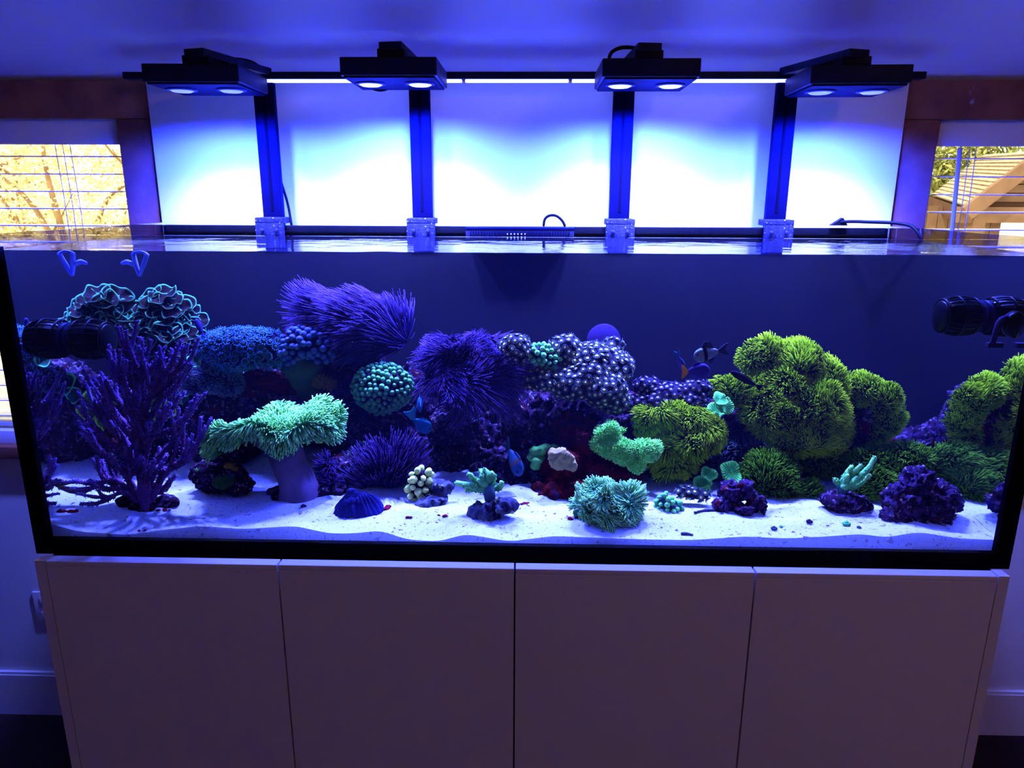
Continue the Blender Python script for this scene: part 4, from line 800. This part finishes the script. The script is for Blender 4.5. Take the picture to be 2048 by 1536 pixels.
fingers('teal finger leather coral on the rock at the right', [(1682, 995), (1684, 982), (1688, 974)], 0.135,
        [[(1686, 976), (1710, 962), (1735, 940), (1750, 914)], [(1688, 976), (1700, 955), (1722, 930)], [(1684, 974), (1690, 955), (1704, 932)], [(1682, 974), (1674, 964), (1668, 958)], [(1690, 978), (1715, 970), (1740, 950)], [(1684, 978), (1690, 966), (1696, 950)]], 6.5, 111)

# ------------------------------------------------------------------ ribbed disc corals
DIS = mat('mint_disc', tc(60, 170, 140), tc(70, 185, 155), 50, 0.6, 0.2, 100, tips=tc(110, 220, 185), t0=0.5)
DIG = mat('green_disc', tc(36, 120, 95), tc(46, 135, 105), 50, 0.6, 0.2, 100, tips=tc(80, 180, 135), t0=0.5)
def discs(label, m, ls, Y, seed):
    t = thing('disc_coral', label, 'coral', A(ls[0][0], ls[0][1]+15, Y+0.012))
    for i, (x, y, r, nx_, nz) in enumerate(ls): part('disc', t, ruffle(A(x, y, Y-0.004*i), (nx_, -0.8, nz), S(r, Y), 0.10, 3, 0.10, 22, 0.030, 0.14, seed+i, 8, 110, i), m)
discs('mint ribbed disc coral above the ring shaped green mound', DIS, [(1432, 822, 20, -.2, .5), (1452, 812, 18, .4, .4), (1440, 798, 15, .1, .8), (1428, 838, 13, -.2, .2)], 0.29, 120)
discs('green ribbed disc corals low by the purple rock pile', DIG, [(1403, 968, 19, -.1, .4), (1418, 948, 16, 0.2, .6), (1410, 982, 12, 0, .2)], 0.22, 130)
discs('green scalloped disc coral above the purple rock pile', DIG, [(1462, 945, 24, .2, .9)], 0.22, 140)
CLA = mat('deep_blue_ribbed', tc(14, 14, 110), tc(22, 22, 140), 60, 0.6, 0.5, 160, tips=tc(30, 34, 175), t0=0.6)
b = A(714, 1012, 0.10); t = thing('ribbed_mound_coral', 'deep blue ribbed mound coral low on the front sand', 'coral', (b[0], b[1], SZ(b[0], b[1])-0.003))
na, nr = 120, 16; rr, aa = np.meshgrid(np.linspace(0.04, 1, nr), np.linspace(0, 2*math.pi, na, endpoint=False), indexing='ij')
z = 0.044*(1-rr**2.6)+0.0022*np.sin(22*aa)*rr+0.006*np.sin(3*aa+1)*rr-0.004+0.006*fbm(np.stack([rr*3*np.cos(aa), rr*3*np.sin(aa), 0*rr], -1).reshape(-1, 3), 77, 3).reshape(rr.shape)
V = np.stack([b[0]+0.052*rr*np.cos(aa)*(1+0.05*np.sin(3*aa)), b[1]+0.034*rr*np.sin(aa), wloc(t)[2]+z+0.002], -1).reshape(-1, 3); I = np.arange(nr*na).reshape(nr, na); J = np.roll(I, -1, 1)
part('cap', t, (V, np.stack([I[:-1], I[1:], J[1:], J[:-1]], -1).reshape(-1, 4), rr.ravel()), CLA)
part('stem', t, G().tube([A(706, 992, .10), A(704, 984, .10), A(700, 978, .102)], [S(15, .1), S(9, .1), S(4, .1)], 12, 4, 0, 0.3, 3), CLA)

# ------------------------------------------------------------------ rocks lying on the sand
rock('big purple crusted rock standing on the right sand', [(1835, 965, 0.11, 30, 28), (1815, 1000, 0.105, 42, 34), (1860, 1000, 0.105, 46, 40), (1895, 1000, 0.11, 22, 22), (1795, 1030, 0.095, 32, 20), (1850, 1035, 0.10, 50, 22)], ROCKP, 0.014, 60, 201, 0.003)
rock('dark flat rock under the right finger leather coral', [(1690, 1005, 0.13, 46, 20), (1665, 1000, 0.135, 24, 16), (1722, 1012, 0.125, 20, 16)], ROCKM, 0.008, 45, 202, 0.0035)
rock('dark flat rock under the middle finger leather coral', [(985, 1018, 0.085, 42, 14), (1010, 1010, 0.09, 24, 14), (955, 1025, 0.08, 22, 12), (975, 1032, 0.078, 22, 9)], ROCKB, 0.008, 45, 203, 0.0035)
rock('pale blue rubble rock right of the cream hammer coral', [(885, 975, 0.16, 22, 14), (872, 1000, 0.14, 24, 9), (855, 1008, 0.13, 24, 8)], ROCKB, 0.007, 50, 204, 0.0035)
for lb, lo in (('lumpy rock, left one of the purple pile', [(1462, 985, 0.13, 22, 22)]), ('pale topped rock, upright one of the purple pile', [(1490, 980, 0.125, 17, 20)]), ('small rock at the front of the purple pile', [(1488, 1018, 0.105, 18, 12)]), ('reddish rock at the left foot of the purple pile', [(1445, 1012, 0.115, 18, 16)]), ('small rock at the right foot of the purple pile', [(1512, 1005, 0.12, 16, 18), (1524, 1018, 0.115, 9, 9)])):
    rock(lb, lo, ROCKP, 0.009, 80, 210+len(lb), 0.003)
rock('dark rock left of the toadstool stalk', [(440, 955, 0.19, 52, 28), (410, 950, 0.20, 26, 26), (475, 970, 0.18, 34, 18)], ROCKM, 0.009, 45, 220, 0.004)
DGR = mat('dark_green_lump', tc(30, 70, 70), tc(44, 90, 80), 70, 0.8, 0.8, 160)
V, T = union(lobes_w([(448, 962, 0.165, 24, 18), (460, 952, 0.17, 14, 10)]), 0.003, 3, 0.004, 60, 6); solo('lump_coral', 'dark green lump coral on the rock left of the toadstool', 'coral', (V, T), DGR)
V, T = union(lobes_w([(458, 932, 0.17, 12, 8), (470, 938, 0.17, 9, 6)]), 0.0025, 2, 0.004, 60, 7); solo('lump_coral', 'small mustard lump coral on the rock left of the toadstool', 'coral', (V, T), mat('mustard_lump', tc(170, 130, 70), tc(140, 110, 60), 70, 0.8, 0.6))
V, T = union(lobes_w([(400, 940, 0.185, 10, 7)]), 0.0025, 2, 0.003, 60, 8); solo('lump_coral', 'tiny teal lump coral at the left edge of the toadstool rock', 'coral', (V, T), MUT)

# shells, red algae scraps and rubble on the sand
RED = mat('red_algae', tc(90, 8, 60), tc(120, 14, 80), 80, 0.8, 0.5)
for i, (x, y, r, nm_) in enumerate([(150, 1018, 15, 'red algae strand near the left glass corner'), (270, 1065, 8, 'round red algae scrap at the front glass on the left'), (330, 1018, 10, 'red algae scrap at the foot of the gorgonian'), (782, 1016, 16, 'flat red algae scrap right of the blue ribbed mound'), (820, 1033, 9, 'small red algae scrap in front of the cream hammer coral'), (884, 1030, 11, 'red algae scrap left of the middle finger coral rock'), (1145, 1034, 12, 'red algae scrap left of the pale ball coral'), (1050, 1008, 10, 'red algae scrap right of the middle finger coral rock')]):
    d = fw+rt*(x-1024)/F+up*(768-y)/F; p0 = CAM+d*((0.052-CAM[2])/d[2]); zz = SZ(p0[0], max(p0[1], 0.013)); s = S(r, p0[1]); R = np.random.default_rng(300+i)
    lo = [(np.array((p0[0]+R.normal()*s*0.6, max(p0[1], 0.02)+R.normal()*s*0.25, zz+0.001)), np.array((s*0.45, s*0.35, s*0.22))) for _ in range(4)]
    V, T = union(lo, 0.0015, 1, 0.002, 120, i); solo('red_algae_scrap', nm_, 'algae', (V, T), RED)
for i, (x, y, r, m, nm_) in enumerate([(1548, 1058, 7, ROCKB, 'small dark snail shell on the right front sand'), (1618, 1050, 7, ROCKP, 'small violet snail shell right of the dark one'), (1692, 1056, 9, TEL, 'small teal snail shell in front of the finger coral rock'), (1717, 1062, 5, ROCKB, 'tiny shell chip right of the teal snail'), (607, 1018, 6, ROCKP, 'tiny violet snail shell in front of the toadstool'), (1562, 1054, 4, TEL, 'tiny teal shell chip by the dark snail shell')]):
    d = fw+rt*(x-1024)/F+up*(768-y)/F; p0 = CAM+d*((0.052-CAM[2])/d[2]); zz = SZ(p0[0], p0[1]); s = S(r, p0[1]); P = []
    for k in range(26):
        u = k/25; a = u*2.5*2*math.pi; P.append(np.array((p0[0]+s*0.75*(1-u)*math.cos(a), p0[1]+s*0.75*(1-u)*math.sin(a), zz+s*0.25+s*1.0*u)))
    solo('snail_shell', nm_, 'shell', G().tube(P, [s*0.42*(1-0.8*k/25) for k in range(26)], 7, 1), m)
for i, (x0, y0, x1, y1, nm_) in enumerate([(1388, 1033, 1432, 1028, 'long pale rubble stick in front of the purple pile'), (1363, 1061, 1386, 1063, 'short pale rubble stick on the front sand')]):
    P = []
    for x, y in ((x0, y0), ((x0+x1)/2, (y0+y1)/2-1), (x1, y1)):
        d = fw+rt*(x-1024)/F+up*(768-y)/F; p0 = CAM+d*((0.053-CAM[2])/d[2]); P.append((p0[0], p0[1], SZ(p0[0], p0[1])+0.002))
    solo('rubble_stick', nm_, 'rubble', G().tube(P, [0.0025, 0.003, 0.002], 7, 4, 0, 0.3, i), ROCKB)

# ================================================================== FISH
def fish(label, c, Y, head, length, hgt, wid, body, fin, tailm=None, band=None, dors=0.35, tail=0.35, tilt=0.0, eye=True, fork=0.35, upv=(0, 0, 1), tailang=0.0, name='reef_fish'):
    """c px centre; head = world direction of the snout"""
    p0 = A(c[0], c[1], Y); x = nrm(head); u0 = np.array(upv, float); y = nrm(np.cross(u0, x)); z = np.cross(x, y)
    L_, Hh, Ww = S(length, Y), S(hgt, Y)/2, S(wid, Y)/2; n, m = 22, 16; t = thing(name, label, 'fish', p0)
    W = lambda a, b, cc_: p0+x*a+y*b+z*cc_
    s = np.linspace(0, 1, n); prof = np.sin(np.pi*np.clip(s, 0, 1)**0.72)**0.75*(1-0.10*s)+0.16*np.clip((s-0.6)/0.4, 0, 1)*(s < 0.999); prof[0] = 0.03
    g = G(); V = []
    for i in range(n):
        for k in range(m):
            a = 2*math.pi*k/m; V.append(W(L_*(0.5-s[i]), Ww*prof[i]**1.1*math.sin(a), Hh*prof[i]*math.cos(a)))
    Fc = [(i*m+k, i*m+(k+1) % m, (i+1)*m+(k+1) % m, (i+1)*m+k) for i in range(n-1) for k in range(m)]+[tuple(range(m))[::-1], tuple(range((n-1)*m, n*m))]
    g.add(V, Fc)
    o = part('body', t, g, [body, band or body]); o.data.polygons.foreach_set('material_index', np.array([1 if band and 0.36 < s[min(f//m, n-1)] < 0.50 else 0 for f in range((n-1)*m)]+[0, 0], np.int32))
    def finp(name, pts, mt, th=0.0007):
        k = len(pts); Vv = [W(a, th, b) for a, b in pts]+[W(a, -th, b) for a, b in pts]
        return part(name, t, G().add(Vv, [tuple(range(k)), tuple(range(2*k-1, k-1, -1))]+[(i, (i+1) % k, k+(i+1) % k, k+i) for i in range(k)]), mt, False)
    xb = -0.47*L_; ta = tailang; ca, sa = math.cos(ta), math.sin(ta)
    tp = [(0, 0.14*Hh), (-tail*L_*0.7, 0.75*Hh), (-tail*L_, 0.85*Hh), (-tail*L_*(1-fork), 0), (-tail*L_, -0.85*Hh), (-tail*L_*0.7, -0.75*Hh), (0, -0.14*Hh)]
    finp('tail_fin', [(xb+a*ca-b*sa, a*sa+b*ca) for a, b in tp], tailm or fin)
    if dors:
        finp('dorsal_fin', [(0.18*L_, 0.85*Hh), (0.02*L_, (0.95+dors)*Hh), (-0.22*L_, (0.75+dors)*Hh), (-0.34*L_, 0.40*Hh), (0, 0.8*Hh)], fin)
        finp('anal_fin', [(0.0, -0.85*Hh), (-0.12*L_, -(0.9+dors*0.7)*Hh), (-0.28*L_, -(0.6+dors*0.5)*Hh), (-0.34*L_, -0.38*Hh), (-0.05*L_, -0.75*Hh)], fin)
    if eye:
        for sgn in (-1, 1): part('eye', t, G().ball(W(0.36*L_, sgn*Ww*0.62, 0.22*Hh), Hh*0.13, sub=2), EYEM)
    return t
EYEM = mat('fish_eye', (0.01, 0.01, 0.02), None, 10, 0.2)
BF = mat('royal_blue_fish', tc(24, 90, 225), tc(20, 70, 210), 50, 0.5); BFF = mat('royal_blue_fin', tc(30, 110, 240), None, 50, 0.5)
PUR = mat('indigo_fish', tc(44, 36, 185), tc(60, 50, 205), 120, 0.6); ORF = mat('orange_tail', tc(210, 130, 60), None, 50, 0.5)
SIL = mat('silver_blue_fish', tc(90, 106, 175, 2), tc(74, 90, 160, 2), 90, 0.5, spots=[(240, 0.62, tc(30, 30, 80))]); SILF = mat('dusky_fin', tc(40, 50, 130), None, 30, 0.5)
DRK = mat('dark_fish', tc(18, 14, 60), tc(24, 18, 70), 50, 0.5); TAN_ = mat('dusky_blue_fish', tc(34, 66, 185), tc(26, 50, 150), 60, 0.5); YEL = mat('brown_patch', tc(70, 60, 110), None, 30)
fish('royal blue fish swimming away below the teal bubble dome', (845, 851), 0.24, (0.75, 0.25, -0.62), 44, 30, 14, BF, BFF, dors=0.1, tail=0.6, fork=0.2, tailang=-0.5)
fish('slim royal blue fish seen from behind, above its twin', (840, 808), 0.25, (-0.15, 0.75, -0.55), 34, 34, 11, BF, BFF, dors=0.1, tail=0.3)
fish('blue and brown tang facing the glass in the centre', (1030, 925), 0.20, (0.42, -0.55, -0.72), 62, 40, 22, TAN_, SILF, band=YEL, dors=0.25, tail=0.4)
fish('silver cardinalfish with dark band and spotted tail', (1412, 708), 0.26, (-0.96, -0.15, -0.2), 52, 30, 14, SIL, SILF, band=DRK, dors=0.75, tail=0.45)
fish('indigo angelfish with orange tail base below the cardinalfish', (1398, 743), 0.24, (0.97, -0.2, 0.08), 44, 34, 14, PUR, PUR, tailm=ORF, dors=0.2, tail=0.30, fork=0.1)
fish('dark slender wrasse in front of the biggest green mound', (1487, 757), 0.24, (-0.84, -0.1, 0.46), 62, 15, 10, DRK, DRK, dors=0.15, tail=0.25, fork=0.1)
fish('small dark blue fish swimming up beside the angelfish', (1363, 728), 0.26, (0.35, -0.2, -0.9), 30, 13, 8, PUR, BF, dors=0.1, tail=0.5)
fish('small violet fish at the right of the ruffled plate coral', (398, 652), 0.33, (-0.2, -0.3, 0.9), 32, 14, 9, PUR, PUR, dors=0.15, tail=0.3)

# ================================================================== PUMPS AND FITTINGS IN THE WATER
PMP = mat('pump_plastic', (0.003, 0.003, 0.004), (0.004, 0.004, 0.006), 40, 0.35, spec=0.08); PMB = mat('pump_hub_blue', (0.003, 0.005, 0.022), None, 20, 0.5)
def pump(label, xw, Y, z, s, L_, r):
    """ribbed barrel on the side glass at x = xw, growing inwards by L_ (s: direction)"""
    t = thing('wave_pump', label, 'pump', (xw, Y, z-r)); c = np.array((xw, Y, z)); ax = np.array((s, 0, 0))
    part('magnet_mount', t, G().lathe([(r*0.80, 0.0), (r*0.86, 0.003), (r*0.86, L_*0.16), (r*0.7, L_*0.2)], c, ax, 28), PMB)
    prof = [(0.90, 0.16), (0.99, 0.28), (1.04, 0.5), (1.0, 0.75), (0.86, 0.96)]
    part('inner_drum', t, G().lathe([(q*r*0.82, h*L_) for q, h in prof], c, ax, 28), PMP)
    part('motor_cap', t, G().lathe([(r*0.86, L_*0.95), (r*0.74, L_*1.0), (r*0.4, L_*1.03)], c, ax, 28), PMP)
    for k in range(26):
        a = 2*math.pi*k/26; d = np.array((0, math.cos(a), math.sin(a))); part('cage_rib', t, G().tube([c+ax*h*L_+d*r*q for q, h in prof], 0.0016, 5, 3), PMP)
    for h, q in ((0.22, 0.97), (0.62, 1.045), (0.95, 0.88)):
        part('cage_ring', t, G().lathe([(r*q-0.002, h*L_-0.0016), (r*q+0.0016, h*L_-0.0016), (r*q+0.0016, h*L_+0.0016), (r*q-0.002, h*L_+0.0016)], c, ax, 32, closed=True), PMP)
pL = A(176, 678, 0.18); pump('black ribbed barrel wave pump on the left side glass', -W2+gt+0.0005, 0.18, pL[2], 1, abs(A(218, 680, 0.18)[0]+W2-gt), S(38, .18))
pR = A(1922, 632, 0.19); pump('black ribbed barrel wave pump on the right side glass', W2-gt-0.0005, 0.19, pR[2], -1, abs(A(1880, 630, 0.19)[0]-W2+gt), S(36, .19))
hp = A(2004, 655, 0.09); xr = W2-gt
t = thing('probe_holder', 'violet probe holder bracket by the right glass in front of the pump', 'holder', hp)
VIOP = mat('violet_plastic', tc(60, 50, 150), tc(40, 34, 110), 60, 0.5)
part('cup', t, G().lathe([(S(24, .09), 0), (S(28, .09), 0.006), (S(28, .09), 0.022), (S(20, .09), 0.024)], A(2044, 652, 0.075), (0.2, 1, 0), 24), PMP)
part('arm', t, G().tube([A(2030, 636, .09), A(2004, 640, .09), A(1992, 665, .09), A(1984, 690, .09)], [S(7, .09), S(7, .09), S(6, .09), S(5, .09)], 8, 4), VIOP)
part('clip', t, G().box(A(1978, 686, .088), A(2000, 694, .098), bev=0.001), VIOP)
# clear plastic hanger at the upper left
CLR = mat('frosted_plastic', (0.16, 0.18, 0.5), (0.1, 0.12, 0.4), 60, 0.3)
hY = 0.33; hb = A(282, 530, hY); t = thing('plastic_hanger', 'frosted plastic forked hanger just under the water at the upper left', 'hanger', hb)
for pth in ([(266, 506), (272, 530), (279, 551)], [(294, 508), (287, 530), (280, 551)], [(268, 530), (255, 524), (244, 527)]):
    part('prong', t, G().tube([A(x, y, hY) for x, y in pth], [S(4.5, hY), S(5, hY), S(3.5, hY)], 8, 4), CLR)
part('crossbar', t, G().tube([A(266, 506, hY), A(280, 503, hY), A(294, 508, hY)], S(3, hY), 8, 3), CLR)
dc = A(1207, 680, D-0.016); rd = S(33, D, dc[2])
solo('round_magnet', 'flat round violet disc on the back glass behind the button polyps', 'disc', G().lathe([(rd, 0), (rd, 0.008), (rd*0.94, 0.011), (rd*0.2, 0.012)], dc, (0, -1, 0), 40), mat('violet_disc', tc(32, 22, 120), tc(38, 26, 130), 50, 0.6))
